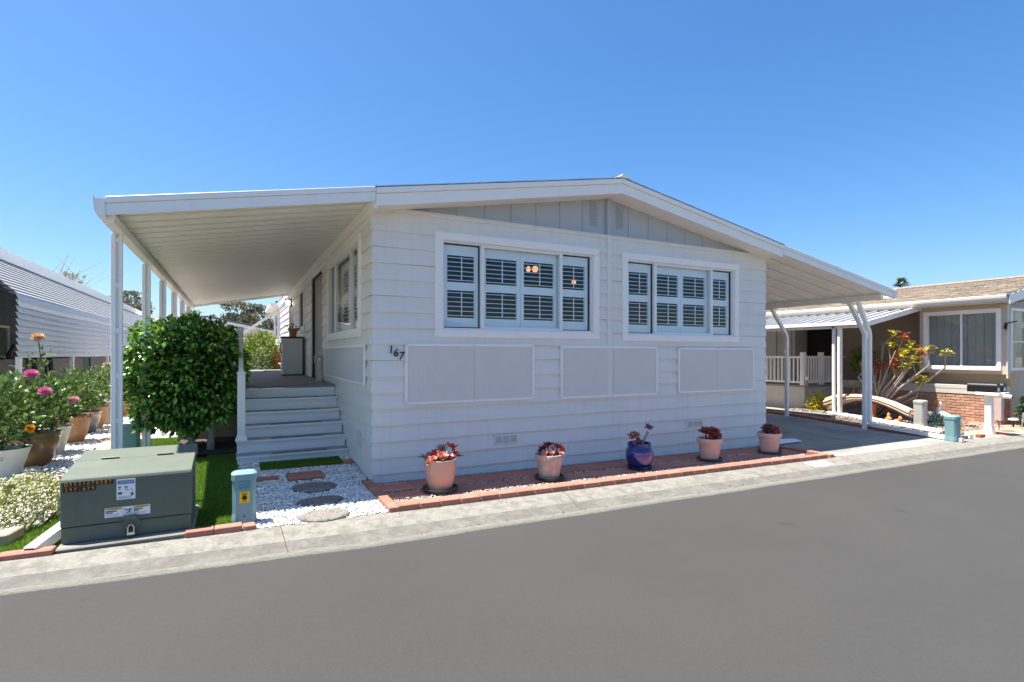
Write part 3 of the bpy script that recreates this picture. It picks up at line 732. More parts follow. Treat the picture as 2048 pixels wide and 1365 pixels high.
cz = lambda x: 3.595-.172*(x-W_)
me = mesh_of(pan_mesh(W_+.02, 10.88, lambda x: cz(x)-.125, .41), 'pan'); me.materials.append(m_pan)
for i in range(30):
    o = bpy.data.objects.new('roof_pan', me); COL.objects.link(o); o.parent = CP; o.location = Vector((0, YF+.05+i*.41, 0))-WL[CP.name]
obj('front_fascia', sl_box(sl_box(MB(), W_+.04, 10.9, YF-.004, YF+.045, cz, -.17, -.062), W_+.04, 10.9, YF-.016, YF+.045, cz, -.060, .002), m_alum, CP, bevel=.003)
obj('eave_gutter', MB().prism([(10.9,2.80),(10.98,2.80),(11.0,2.86),(11.01,2.985),(10.99,2.985),(10.9,2.965)], 12, 'y', YF-.02), m_alum, CP)
obj('beam', MB().box(10.62, YF+.1, 2.765, 10.70, 12, 2.868), m_alum, CP, bevel=.004)
for y in (.46, 2.40, 4.35, 6.3, 8.25, 10.2):
    g = gz(11.25, y)
    obj('post', MB().tube([(11.27,y,g),(11.27,y,2.04),(11.22,y,2.13),(10.68,y,2.765)], .036, square=True), m_alum, CP, label='bent white carport post')
    obj('bracket', MB().box(10.58, y-.12, 2.735, 10.74, y+.12, 2.764), m_alum, CP)
obj('downspout', MB().tube([(10.93,.40,2.80),(10.93,.40,2.75),(11.33,.40,2.13),(11.355,.40,2.04),(11.355,.40,.08),(11.355,.32,.0),(11.36,-.5,-.055),(11.22,-1.42,-.09)], .038, square=True), m_alum, CP, label='white downspout running along the brick edge to the street')

# ------------------------------------------------------------ porch steps and deck
ST = thing('porch_steps', 'grey painted wooden porch steps with dark grip strips', 'steps', (-.75, 2.1, .08))
xl = [-1.50,-1.50,-1.42,-1.42,-1.42,-1.42]
for k in range(6):
    y = 1.50+.245*k; z = .216+.175*k; zb = z-.175
    a = -1.50 if k < 2 else -1.42
    obj('riser', MB().box(a+.01, y, zb-(.12 if k == 0 else 0), -.02, y+.02, z-.032), m_step, ST, bevel=.003)
    if k < 5:
        obj('tread', MB().box(a, y-.022, z-.031, -.012, y+.262, z), m_treadl, ST, bevel=.004)
        obj('nosing', MB().box(a, y-.028, z-.034, -.012, y-.0225, z+.001), m_step, ST)
        obj('grip_strip', MB().box(-1.05, y-.005, z+.001, -.32, y+.075, z+.006), m_black, ST)
    else:
        obj('grip_strip', MB().box(-1.1, y+.005, z+.009, -.45, y+.08, z+.014), m_black, ST)
poly = [(1.505,.0),(2.95,.1),(2.95,1.05),(2.73,1.05)]
pts = [(1.505,.0)]
for k in range(6): pts += [(1.505+.245*k,.183+.175*k)] + ([(1.505+.245*(k+1),.183+.175*k)] if k < 5 else [])
pts += [(2.95,1.05),(2.95,.05)]
obj('stringer', MB().prism(pts, -1.40, 'x', -1.425), m_step, ST)
np_ = obj('newel_post', MB().box(-1.485, 1.70, .396, -1.385, 1.80, 1.33), m_trim, ST, bevel=.006)
obj('base_trim', MB().hexa([(-1.515,1.67,.396),(-1.355,1.67,.396),(-1.355,1.83,.396),(-1.515,1.83,.396),(-1.487,1.698,.47),(-1.383,1.698,.47),(-1.383,1.802,.47),(-1.487,1.802,.47)]), m_trim, np_)
obj('post_cap', MB().hexa([(-1.495,1.69,1.331),(-1.375,1.69,1.331),(-1.375,1.81,1.331),(-1.495,1.81,1.331),(-1.485,1.70,1.365),(-1.385,1.70,1.365),(-1.385,1.80,1.365),(-1.485,1.80,1.365)]), m_trim, np_)
obj('handrail', MB().hexa([(-1.465,1.78,1.26),(-1.405,1.78,1.26),(-1.405,3.32,2.0),(-1.465,3.32,2.0),(-1.465,1.78,1.33),(-1.405,1.78,1.33),(-1.405,3.32,2.07),(-1.465,3.32,2.07)]), m_trim, ST, bevel=.008)
obj('newel_post', MB().box(-1.49, 3.30, 1.0, -1.39, 3.40, 2.06), m_trim, ST, bevel=.006)
DK = thing('porch_deck', 'raised porch deck of grey boards with cream skirting beside the mobile home', 'deck', (-1.2, 7.5, .1))
for i in range(66):
    y0 = 2.72+.145*i
    obj('deck_board', MB().box(-1.45 if y0 < 3.6 else -2.36, y0, 1.062, -.012, y0+.141, 1.098), m_tread, DK)
for k, (za, zb) in enumerate(((.02,.345),(.349,1.05))):
    obj('skirt_panel', MB().box(-2.36, 3.70, za, -1.43, 3.725, zb), m_skirt, DK)
obj('skirt_panel', MB().box(-2.36, 3.73, .02, -2.335, 12.3, 1.05), m_skirt, DK)
obj('side_rail', MB().box(-2.34, 3.75, 1.98, -2.28, 12.2, 2.03), m_trim, DK); obj('side_rail', MB().box(-2.33, 3.75, 1.20, -2.29, 12.2, 1.24), m_trim, DK)
for i in range(3): obj('rail_post', MB().box(-2.36, 3.72+i*4, 1.098, -2.27, 3.81+i*4, 2.08), m_trim, DK)
obj('front_rail', MB().box(-2.27, 3.74, 1.98, -1.5, 3.79, 2.03), m_trim, DK); obj('front_rail', MB().box(-2.27, 3.745, 1.74, -1.5, 3.785, 1.77), m_trim, DK)
bme = mesh_of(MB().box(-.016,-.016,0,.016,.016,.76), 'baluster'); bme.materials.append(m_trim)
for i in range(60):
    o = bpy.data.objects.new('baluster', bme); COL.objects.link(o); o.parent = DK; o.location = Vector((-2.31, 3.9+i*.135, 1.225))-WL[DK.name]
for i in range(5):
    o = bpy.data.objects.new('baluster', bme); COL.objects.link(o); o.parent = DK; o.location = Vector((-2.15+i*.14, 3.765, 1.225))-WL[DK.name]
# things on the deck
t = thing('storage_cabinet', 'grey resin storage cabinet with black top standing on the porch deck', 'cabinet', (-.29, 7.25, 1.098))
obj('body', MB().box(-.52, 7.0, 1.12, -.06, 7.5, 1.985), m_cab, t, bevel=.006)
obj('base', MB().box(-.53, 6.99, 1.098, -.05, 7.51, 1.119), m_black, t); obj('top', MB().box(-.545, 6.975, 1.986, -.045, 7.52, 2.025), m_black, t, bevel=.006)
obj('door', MB().box(-.50, 6.985, 1.15, -.08, 6.999, 1.96), m_cab, t, bevel=.004); obj('door_panel', MB().box(-.44, 6.978, 1.22, -.14, 6.984, 1.90), m_cab, t, bevel=.003)
obj('handle', MB().tube([(-.525,7.12,1.62),(-.56,7.12,1.65),(-.56,7.12,1.86),(-.525,7.12,1.89)], .013, 6), m_black, t)
obj('side_trim', MB().box(-.075, 6.992, 1.12, -.045, 7.01, 1.985), m_black, t)
def leafcloud(name, par, C, Rd, n, L, W, mat, seed, shell=.5, box=0, bias=(0,0,.3), cap=None):
    rng = np.random.default_rng(seed)
    d = rng.normal(0,1,(n,3)); d /= np.linalg.norm(d, axis=1, keepdims=True)
    if box: d = d/np.max(np.abs(d), axis=1, keepdims=True)**box
    r = (shell+(1-shell)*rng.uniform(0,1,n)**.7)[:,None]
    lump = 1+.12*np.sin(d[:,0]*7+seed)*np.sin(d[:,1]*6+seed*2)+.08*np.sin(d[:,2]*9+seed)
    P = np.array(C)+d*r*lump[:,None]*np.array(Rd)
    D = d+rng.normal(0,.7,(n,3))+np.array(bias)
    V, F = leaves(P, D, L, W, rng)
    return bulk(name, V, F, mat, par), P, d
t = thing('potted_plant', 'small trailing plant in terracotta pot on top of the grey cabinet', 'potted plant', (-.27, 7.2, 2.025))
obj('pot', MB().lathe([(.07,0),(.10,.16),(.115,.16),(.115,.20),(.095,.20),(.09,.15),(.0,.14)], (-.27,7.2,2.025), 16), m_terr, t, smooth='auto')
leafcloud('foliage', t, (-.27,7.2,2.24), (.14,.14,.08), 40, .07, .03, m_darkleaf, 5)
obj('stem', MB().tube([(-.27,7.2,2.2),(-.45,7.2,2.30),(-.56,7.2,2.16)], .006, 5).tube([(-.25,7.2,2.2),(-.12,7.2,2.26),(-.07,7.15,2.10)], .006, 5), m_darkleaf, t)
t = thing('angel_statue', 'cream angel statuette standing by the entrance recess', 'statue', (-.07, 4.05, 1.098))
x, y, z = -.07, 4.05, 1.098
obj('robe', MB().lathe([(.075,0),(.08,.03),(.06,.06),(.065,.2),(.05,.32),(.058,.38),(.05,.42),(.022,.45)], (x,y,z), 12), m_statue, t, smooth=True)
obj('head', MB().blob((x,y-.005,z+.495), (.034,.036,.045)), m_statue, t, smooth=True)
obj('arm', MB().tube([(x-.045,y,z+.41),(x-.085,y-.03,z+.48),(x-.06,y-.05,z+.57)], [.017,.014,.01], 6), m_statue, t, smooth=True)
obj('arm', MB().tube([(x+.045,y,z+.41),(x+.065,y-.04,z+.34),(x+.02,y-.06,z+.33)], [.017,.014,.01], 6), m_statue, t, smooth=True)
for s in (-1, 1):
    obj('wing', MB().prism([(x+s*.01,z+.26),(x+s*.10,z+.34),(x+s*.11,z+.47),(x+s*.06,z+.52),(x+s*.015,z+.42)], y+.055, 'y', y+.04), m_statue, t)
mb = MB().box(-.75, 10.5, 1.099, -.2, 11.0, 1.112); one('doormat', mb, m_black, 'dark doormat lying on the far end of the porch deck', 'doormat', (-.5,10.75,1.099))

# ------------------------------------------------------------ clipped tree by the steps
T = thing('clipped_tree', 'dark green clipped camellia tree with twin trunks beside the porch steps', 'tree', (-1.95, 2.6, .14))
obj('trunk', MB().tube([(-2.03,2.55,.12),(-2.10,2.6,.35),(-2.2,2.65,.62),(-2.25,2.7,.9),(-2.3,2.7,1.5)], [.055,.048,.045,.04,.02], 9), m_greybark, T, smooth=True)
obj('trunk', MB().tube([(-1.84,2.47,.12),(-1.83,2.5,.4),(-1.8,2.55,.75),(-1.85,2.65,1.4)], [.06,.052,.045,.02], 9), m_greybark, T, smooth=True)
mb = MB()
for i in range(26):
    a = random.uniform(0, 2*PI); mb.tube([(-2.15+random.uniform(-.2,.3),2.65,.7+random.uniform(0,.4)), (-2.15+.6*math.cos(a), 2.7+.5*math.sin(a), 1.2+random.uniform(-.4,.7))], [.016,.005], 5)
obj('branch', mb, m_greybark, T)
C0, R0 = np.array([-2.17,2.72,1.30]), np.array([.74,.66,.80])
def crownpts(n, rng, shell):
    d = rng.normal(0,1,(n,3)); d /= np.linalg.norm(d, axis=1, keepdims=True)
    q = d/np.max(np.abs(d), axis=1, keepdims=True)**.52
    lump = 1.02+.07*np.sin(q[:,0]*7+1)*np.sin(q[:,2]*6+1)+.06*np.sin(q[:,1]*9+q[:,2]*5)+.03*np.sin(q[:,0]*17+q[:,2]*13)
    # narrower towards the bottom
    tp = np.where(q[:,2] < 0, 1+.14*q[:,2], 1)
    P = C0+q*np.stack([R0[0]*tp, R0[1]*tp, np.full(n, R0[2])], 1)*(shell*lump)[:,None]
    P[:,2] -= .0
    return P, d
rng = np.random.default_rng(21)
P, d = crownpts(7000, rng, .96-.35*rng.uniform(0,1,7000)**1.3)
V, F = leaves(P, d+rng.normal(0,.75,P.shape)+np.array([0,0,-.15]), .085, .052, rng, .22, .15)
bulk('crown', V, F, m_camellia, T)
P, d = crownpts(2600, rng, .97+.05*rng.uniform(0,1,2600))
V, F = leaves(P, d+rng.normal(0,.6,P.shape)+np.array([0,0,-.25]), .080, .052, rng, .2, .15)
bulk('outer_foliage', V, F, m_litleaf, T)
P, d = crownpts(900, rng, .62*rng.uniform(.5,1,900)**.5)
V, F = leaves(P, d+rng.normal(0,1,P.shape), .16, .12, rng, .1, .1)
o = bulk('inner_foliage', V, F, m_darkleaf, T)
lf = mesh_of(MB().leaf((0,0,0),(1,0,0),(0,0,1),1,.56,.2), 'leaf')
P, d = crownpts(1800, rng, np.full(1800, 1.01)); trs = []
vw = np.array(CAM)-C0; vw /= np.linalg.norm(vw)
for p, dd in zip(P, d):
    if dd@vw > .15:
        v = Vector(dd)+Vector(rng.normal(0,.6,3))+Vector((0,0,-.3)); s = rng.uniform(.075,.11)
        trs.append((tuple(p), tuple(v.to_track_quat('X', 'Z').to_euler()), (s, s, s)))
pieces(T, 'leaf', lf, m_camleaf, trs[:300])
t = thing('porch_shrub', 'sunlit yellow green shrub beyond the far end of the porch deck', 'shrub', (-.75, 12.9, .2))
obj('stem', MB().tube([(-.75,12.9,.2),(-.7,12.9,1.6)], .03, 6), m_bark, t)
leafcloud('foliage', t, (-.75,12.9,1.42), (.62,.5,.85), 2600, .11, .06, m_yleaf, 31, .45, .3)
t = thing('porch_shrub', 'low orange tinted shrub at the foot of the far porch wall', 'shrub', (-.3, 12.9, .2))
leafcloud('foliage', t, (-.25,12.6,1.25), (.16,.2,.5), 500, .07, .04, M('rust_leaf', (.32,.13,.02), .5, .2, 6, isl=.4, hue=.03, trans=.2), 32, .4)

# ------------------------------------------------------------ transformer, pedestals
X0, X1, Y0, Y1 = -2.76, -1.86, -1.20, -.40
t = thing('transformer_box', 'large grey green utility transformer box on concrete pad at the kerb', 'utility box', (-2.3, -.8, .03))
obj('pad', MB().box(X0-.02, Y0-.10, -.04, X1+.02, Y1+.05, .075), m_conc, t, bevel=.012)
obj('body', MB().box(X0+.012, Y0+.012, .076, X1-.012, Y1, .60), m_xfmr, t)
obj('lower_panel', MB().box(X0, Y0, .080, X1, Y0+.011, .205), m_xfmr, t, bevel=.003)
obj('seam', MB().box(X0+.004, Y0+.004, .2055, X1-.004, Y0+.0115, .214), m_black, t)
prof = [(Y0-.004,.215),(Y0-.004,.575),(Y0+.004,.595),(Y0+.02,.608),(Y0+.05,.618),(Y1-.33,.668),(Y1-.33,.60),(Y0+.0125,.56),(Y0+.0125,.215)]
lid = obj('lid', MB().prism(prof, X1+.006, 'x', X0-.006), m_xfmr, t, bevel=.004)
obj('rear_lid', MB().prism([(Y1-.325,.60),(Y1-.325,.669),(Y1+.0,.71),(Y1+.02,.70),(Y1+.02,.60)], X1+.006, 'x', X0-.006), m_xfmr, t, bevel=.006)
for a in (X0+.18, X1-.30): obj('hinge', MB().tube([(a,Y1-.328,.676),(a+.13,Y1-.328,.676)], .010, 6), m_black, t)
lk = obj('lock_hood', MB().box(-2.35, Y0-.05, .232, -2.25, Y0-.005, .262), m_xfmr, t, bevel=.004)
obj('hasp', MB().lathe([(.0,0),(.06,0),(.06,.012),(.0,.012)], (0,0,0), 14), m_xfmr, lk)
o = bpy.data.objects['hasp']; o.location = Vector((-2.29,-1.203,.185)); o.rotation_euler = FX
for v in o.data.vertices: v.co += WL[lk.name]
o.location = Vector((-2.29,Y0-.001,.19))-WL[lk.name]
obj('lock_body', MB().box(-2.32, Y0-.055, .10, -2.262, Y0-.03, .125), m_chrome, lk, bevel=.004)
obj('shackle', MB().tube([(-2.312,Y0-.042,.125),(-2.312,Y0-.042,.165),(-2.300,Y0-.042,.185),(-2.282,Y0-.042,.185),(-2.270,Y0-.042,.165),(-2.270,Y0-.042,.125)], .008, 6), m_chrome, lk)
obj('lock_core', MB().box(-2.306, Y0-.05, .128, -2.276, Y0-.03, .165), m_black, lk)
for body, x0, z, wch in (('D3531070587', X0+.02, .557, .0288), ('297-679', X0+.02, .515, .0288)):
    n = len(body); obj('number_strip', MB().box(x0-.006, Y0-.0075, z-.018, x0+wch*n+.004, Y0-.0045, z+.018), m_black, t)
    for i, ch in enumerate(body): text('number', ch, .037, (x0+wch*(i+.5), Y0-.0085, z), FX, m_orange, t, .0006)
st = obj('notice_sticker', MB().box(-2.395, Y0-.0075, .395, -2.265, Y0-.0045, .565), m_white, t)
obj('header', MB().box(-2.387, Y0-.009, .525, -2.273, Y0-.0077, .555), m_blue, st); text('lettering', 'NOTICE', .026, (-2.33, Y0-.0096, .540), FX, m_white, st, .0004, shear=.2)
mb = MB()
for a, c, b, d in ((-2.383,.495,-2.365,.505),(-2.383,.48,-2.367,.487),(-2.338,.492,-2.318,.503),(-2.385,.438,-2.357,.458),(-2.297,.425,-2.278,.45)): mb.box(a, Y0-.009, c, b, Y0-.0077, d)
mb.tube([(-2.335,Y0-.0085,.488),(-2.325,Y0-.0085,.475),(-2.312,Y0-.0085,.474)], .003, 4).tube([(-2.297,Y0-.0085,.483),(-2.29,Y0-.0085,.472),(-2.283,Y0-.0085,.466)], .002, 4)
obj('print', mb, m_green, st)
mb = MB()
for k in range(3): mb.box(-2.385, Y0-.009, .402+k*.008, -2.30+.01*k, Y0-.0077, .405+k*.008)
obj('fine_print', mb, m_grayprint, st)
st = obj('warning_sticker', MB().box(-2.475, Y0-.0075, .255, -2.16, Y0-.0045, .335), m_white, t)
mb = MB().box(-2.47, Y0-.009, .317, -2.355, Y0-.0077, .331).box(-2.28, Y0-.009, .317, -2.167, Y0-.0077, .331); obj('header', mb, m_beak, st)
text('lettering', 'WARNING', .013, (-2.41, Y0-.0096, .324), FX, m_black, st, .0003); text('lettering', 'ADVERTENCIA', .011, (-2.223, Y0-.0096, .324), FX, m_black, st, .0003)
mb = MB()
for a, b in ((-2.468,-2.39),(-2.275,-2.21)):
    mb.box(a, Y0-.009, .302, b, Y0-.0077, .310); mb.box(a, Y0-.009, .29, b-.03, Y0-.0077, .297)
mb.tube([(-2.345,Y0-.0085,.312),(-2.315,Y0-.0085,.305),(-2.29,Y0-.0085,.315)], .003, 4).tube([(-2.303,Y0-.0085,.308),(-2.303,Y0-.0085,.292),(-2.325,Y0-.0085,.28)], [.006,.004,.002], 4)
obj('print', mb, m_black, st)
mb = MB()
for a in (-2.468, -2.275):
    for k in range(3): mb.box(a, Y0-.009, .262+k*.008, a+.09, Y0-.0077, .264+k*.008)
obj('fine_print', mb, m_grayprint, st)

def pedestal(label, x, y, h, wx, wy, mat, label_side=None, group='utility pedestals'):
    g = gz(x, y); t = thing('utility_pedestal', label, 'utility pedestal', (x, y, g), group)
    def ring(e, z):
        c = .03; a, b = wx/2+e, wy/2+e
        return [(x-a+c,y-b,z),(x+a-c,y-b,z),(x+a,y-b+c,z),(x+a,y+b-c,z),(x+a-c,y+b,z),(x-a+c,y+b,z),(x-a,y+b-c,z),(x-a,y-b+c,z)]
    def loft(rs):
        mb = MB(); n = 8; mb.v = [p for r in rs for p in r]
        for i in range(len(rs)-1): mb.f += [(i*n+j, i*n+(j+1) % n, (i+1)*n+(j+1) % n, (i+1)*n+j) for j in range(n)]
        mb.f += [tuple(range(n-1,-1,-1)), tuple((len(rs)-1)*n+j for j in range(n))]; return mb
    obj('body', loft([ring(.008,g-.03),ring(.006,g+.06),ring(0,g+.12),ring(0,g+h-.075)]), mat, t)
    obj('cap', loft([ring(.008,g+h-.074),ring(.008,g+h-.02),ring(-.012,g+h)]), mat, t)
    return t, g
t, g = pedestal('teal utility pedestal with yellow label at the gravel corner by the kerb', -1.44, -1.07, .50, .20, .14, m_ped)
f = -1.07-.07
for k in range(3): obj('vent_slot', MB().hexa([(-1.49,f-.012,g+.345+k*.03),(-1.39,f-.012,g+.345+k*.03),(-1.39,f+.001,g+.345+k*.03),(-1.49,f+.001,g+.345+k*.03),(-1.49,f-.001,g+.362+k*.03),(-1.39,f-.001,g+.362+k*.03),(-1.39,f+.001,g+.362+k*.03),(-1.49,f+.001,g+.362+k*.03)]), m_ped, t)
s_ = obj('warning_label', MB().box(-1.48, f-.004, g+.215, -1.395, f-.001, g+.32), m_yellow, t)
mb = MB().lathe([(.0,0),(.022,0),(.022,.001),(0,.001)], (0,0,0), 12)
mb2 = MB(); mb2.v = [(-1.4375+a, f-.005-c, g+.262+b) for a, b, c in mb.v]; mb2.f = mb.f; mb2.box(-1.457, f-.006, g+.286, -1.418, f-.0045, g+.293)
mb2.box(-1.455, f-.006, g+.225, -1.42, f-.0045, g+.229).box(-1.463, f-.006, g+.302, -1.412, f-.0045, g+.306)
obj('print', mb2, m_black, s_)
obj('screw', MB().box(-1.446, f-.012, g+.085, -1.434, f-.0, g+.097), m_black, t)
pedestal('teal utility pedestal behind the grey green transformer box', -2.84, 2.52, .50, .24, .18, m_ped)
t, g = pedestal('teal utility pedestal with yellow sticker at the driveway corner by the kerb', 11.22, -1.25, .53, .22, .20, m_ped)
obj('sticker', MB().box(11.27, -1.354, g+.26, 11.328, -1.351, g+.38), m_yellow, t)
pedestal('pale grey weathered utility pedestal beside the goose statue', 13.1, .20, .66, .22, .22, M('grey_plastic', (.42,.42,.38), .6, .1, 8, streak=.3))

# ------------------------------------------------------------ brick edging, pavers, stepping stones
bm_ = mesh_of(MB().box(-.5,-.5,0,.5,.5,1), 'brick', bevel=.03)
def brick_mesh(nm, sx, sy, sz, bev=.006):
    return mesh_of(MB().box(-sx/2,-sy/2,0,sx/2,sy/2,sz), nm, bevel=bev)
FB = thing('paver_bed', 'red paver bed with brick edging along the front of the mobile home', 'paver bed', (3.5, -.7, -.04))
jt = lambda a: random.uniform(-a, a)
bme = brick_mesh('edging_brick', .217, .11, .095, .007); trs = []
for i in range(31):
    x = .07+i*.2285; trs.append(((x, -1.285+jt(.004), gz(x,0)-.022), (jt(.01), .013, jt(.012)), (1,1,1)))
me_l = brick_mesh('side_brick', .11, .222, .085, .008); trs2 = []
for x in (-.075, 7.16):
    for i in range(6): trs2.append(((x+jt(.004), -1.225+i*.2285-(.0 if x > 0 else 0), gz(x,0)-.022), (jt(.01), 0, jt(.012)), (1,1,1)))
pieces(FB, 'edging_brick', bme, m_edge, trs); pieces(FB, 'edging_brick', me_l, m_edge, trs2)
pv = brick_mesh('paver', .398, .24, .05, .007); pvw = brick_mesh('paver', .398, .40, .05, .007); trs = []
for y in (-.725,):
    for i in range(18):
        x = .20+i*.402-(.1 if y < -.5 else 0)
        if x > 7.0: continue
        trs.append(((max(x,.19), y+jt(.004), gz(x,0)-.028+jt(.003)), (0, .013, jt(.008)), (1,1,1)))
pieces(FB, 'paver', pvw, m_paver, [((min(.21+i*.402,7.08), -.305+jt(.004), gz(.2+i*.4,0)-.028+jt(.003)), (0,.013,jt(.008)), (1,1,1)) for i in range(17)])
pv2 = brick_mesh('paver', .398, .22, .05, .007)
pieces(FB, 'paver', pv, m_paver, trs)
pieces(FB, 'paver', pv2, m_edge, [((.22+i*.402, -1.108+jt(.003), gz(.2+i*.4,0)-.022+jt(.003)), (0,.013,jt(.006)), (1,1,1)) for i in range(17)])
struct('flower_bed_base', grid(-.02, 7.12, -1.24, -.01, .002, .8), m_soil)
o = stones('bed_gravel', 2800, lambda r, n: np.stack([r.uniform(.0,7.1,n), np.where(r.uniform(0,1,n) < .06, r.uniform(-.10,-.01,n), np.where(r.uniform(0,1,n) < .42, r.uniform(-.59,-.515,n), r.uniform(-.985,-.87,n)))], 1), .008, .015, .006, M('bed_stone', (.56,.54,.49), .85, .1, 20, isl=.4), 6); o['kind'] = 'stuff'
def round_stone(x, y, rx, ry, rot, label):
    n = 18; g = gz(x, y); mb = MB(); prof = []
    for k, (e, z) in enumerate(((1.0,-.02),(1.0,.022),(.94,.034),(.5,.036),(.0,.036))):
        for j in range(n):
            a = 2*PI*j/n; q = e*(1+.05*math.sin(3*a+x*9)+.03*math.sin(5*a+y*7)); px, py = q*rx*math.cos(a), q*ry*math.sin(a)
            mb.v.append((x+px*math.cos(rot)-py*math.sin(rot), y+px*math.sin(rot)+py*math.cos(rot), g+z))
    mb.f = [(i*n+j, i*n+(j+1) % n, (i+1)*n+(j+1) % n, (i+1)*n+j) for i in range(4) for j in range(n)]
    one('stepping_stone', mb, m_steppad, label, 'stepping stone', (x, y, g), 'round stepping stones', smooth='auto')
round_stone(-.68, .03, .25, .24, 0, 'round pebbled stepping stone nearest the red square tile')
round_stone(-.70, -.62, .24, .17, .1, 'round pebbled stepping stone in the middle of the gravel path')
round_stone(-.74, -1.17, .25, .19, 0, 'sunlit round pebbled stepping stone beside the kerb')
for (x, y, sx, sy, lb) in ((-.715,.59,.42,.38,'square red tile set in white gravel below the green step mat'),(-1.16,.59,.26,.17,'small red tile set in gravel behind the teal pedestal'),):
    one('paving_tile', MB().box(x-sx/2, y-sy/2, gz(x,y)-.01, x+sx/2, y+sy/2, gz(x,y)+.036), m_paver, lb, 'tile', (x, y, gz(x,y)), bevel=.006)
t = thing('step_pavers', 'row of red pavers under the green mat at the foot of the porch steps', 'pavers', (-.75,1.3,.07))
for i in range(4): obj('paver', MB().box(-1.46+i*.362, 1.02, .03, -1.105+i*.362, 1.44, .088), m_paver, t, bevel=.006)
# turf mat on the steps foot
mb = MB().box(-1.22, 1.02, .089, -.17, 1.45, .112); t = one('turf_doormat', mb, m_turf, 'rectangular green turf mat in front of the porch steps', 'mat', (-.7,1.2,.089), bevel=.01)
rng = np.random.default_rng(40); n = 16000
P = np.stack([rng.uniform(-1.215,-.175,n), rng.uniform(1.025,1.445,n), np.full(n,.110)], 1)
a = rng.uniform(0,2*PI,n); wv = np.stack([np.cos(a),np.sin(a),0*a],1)*.003; tip = P+np.stack([rng.normal(0,.006,n),rng.normal(0,.006,n),rng.uniform(.012,.022,n)],1)
o = bulk('turf_pile', np.stack([P-wv,P+wv,tip],1).reshape(-1,3), np.arange(n*3).reshape(-1,3), m_blade, t); o['kind'] = 'stuff'
# kerbside edging on the left
t = thing('turf_edging', 'row of salmon bricks edging the turf beside the teal kerb pedestal', 'brick edging', (-1.7,-1.27,.0))
trs = [((-1.79+i*.222, -1.285+jt(.004), gz(-1.7,0)-.03), (0,0,jt(.02)), (1,1,1)) for i in range(2)]
pieces(t, 'edging_brick', bme, m_edge, trs); pieces(t, 'edging_brick', brick_mesh('edging_brick', .10,.11,.085,.008), m_edge, [((-1.40,-1.28,gz(-1.4,0)-.03),(0,0,.1),(1,1,1))])
t = thing('lawn_edging', 'row of salmon bricks edging the lawn left of the transformer box', 'brick edging', (-3.2,-1.27,.04))
pieces(t, 'edging_brick', brick_mesh('edging_brick', .34,.11,.085,.008), m_edge, [((-2.95-i*.345, -1.285+jt(.004), gz(-3,0)-.03), (0,0,jt(.02)), (1,1,1)) for i in range(6)])
t = thing('flagstone_edging', 'tan flagstones edging the gravel left of the transformer box', 'stone edging', (-3.4,1.5,.1))
fl = [(-3.30,-.80,.30,.22,.1),(-3.52,-.55,.3,.25,.09),(-3.42,1.42,.20,.25,.07),(-3.40,1.1,.2,.2,.06)]+[(-3.18-.02*i+jt(.03),2.1+.33*i,.22,.30,.05) for i in range(10)]
for x, y, a, b, h in fl:
    g = gz(x,y); mb = MB().prism([(x-a/2+jt(.03),y-b/2+jt(.03)),(x+jt(.03),y-b/2-.02),(x+a/2+jt(.02),y-b/2+jt(.03)),(x+a/2+jt(.03),y+b/2+jt(.03)),(x-a/2+jt(.03),y+b/2+jt(.02))], g+h, 'z', g-.02)
    obj('flagstone', mb, m_flag, t, bevel=.01)
t = thing('paver_path', 'narrow pink paver path running back beside the patio cover posts', 'path', (-3.1,8,.15))
pieces(t, 'paver', brick_mesh('paver', .29,.29,.04,.006), m_edge, [((-3.13+.30*k, 4.35+i*.298, gz(-3,4)-.012+jt(.004)), (0,0,jt(.02)), (1,1,1)) for i in range(24) for k in range(1)])
# downspout lying on the lawn
mb = MB().tube([(-2.72,-.72,.20),(-2.93,-1.28,.072)], .042, square=True)
t = one('lying_downspout', mb, m_alum, 'white square downspout leaning down onto the lawn edging by the transformer', 'downspout', (-2.8,-1.0,.05))
obj('opening', MB().tube([(-2.929,-1.278,.0735),(-2.9315,-1.2845,.0718)], .034, square=True), m_dark, t)

# ------------------------------------------------------------ flower pots along the front
def rosette(mb, c, R, n, tilt=(0,0,1), wide=.55, up=.5, thick=.12):
    ax = Vector(tilt).normalized(); a1 = ax.orthogonal().normalized(); a2 = ax.cross(a1)
    for i in range(n):
        f = i/n; an = i*2.399; el = up+(1.25-up)*(1-f) if False else (1.35-1.15*f)*1.0
        R_s = R*1.25; d = (a1*math.cos(an)+a2*math.sin(an))*math.cos(el)+ax*math.sin(el)
        mb.leaf(Vector(c)+d*R*.05, d, ax, R_s*(.45+.6*f)*random.uniform(.9,1.1), R_s*wide*(.55+.55*f), .15, R_s*thick)
    return mb
def pot_soil(t, x, y, z, r): obj('soil', MB().lathe([(r,0),(r,.012),(0.001,.014)], (x,y,z), 16), m_soil, t)
def saucer(x, y, g, r, mat, label):
    one('saucer', MB().lathe([(r*.72,0),(r*.95,.012),(r,.045),(r*.97,.047),(r*.90,.016),(.001,.014)], (x,y,g), 28), mat, label, 'saucer', (x,y,g), 'plant pot saucers', smooth='auto')
def potg(x): return gz(x, 0)+.024
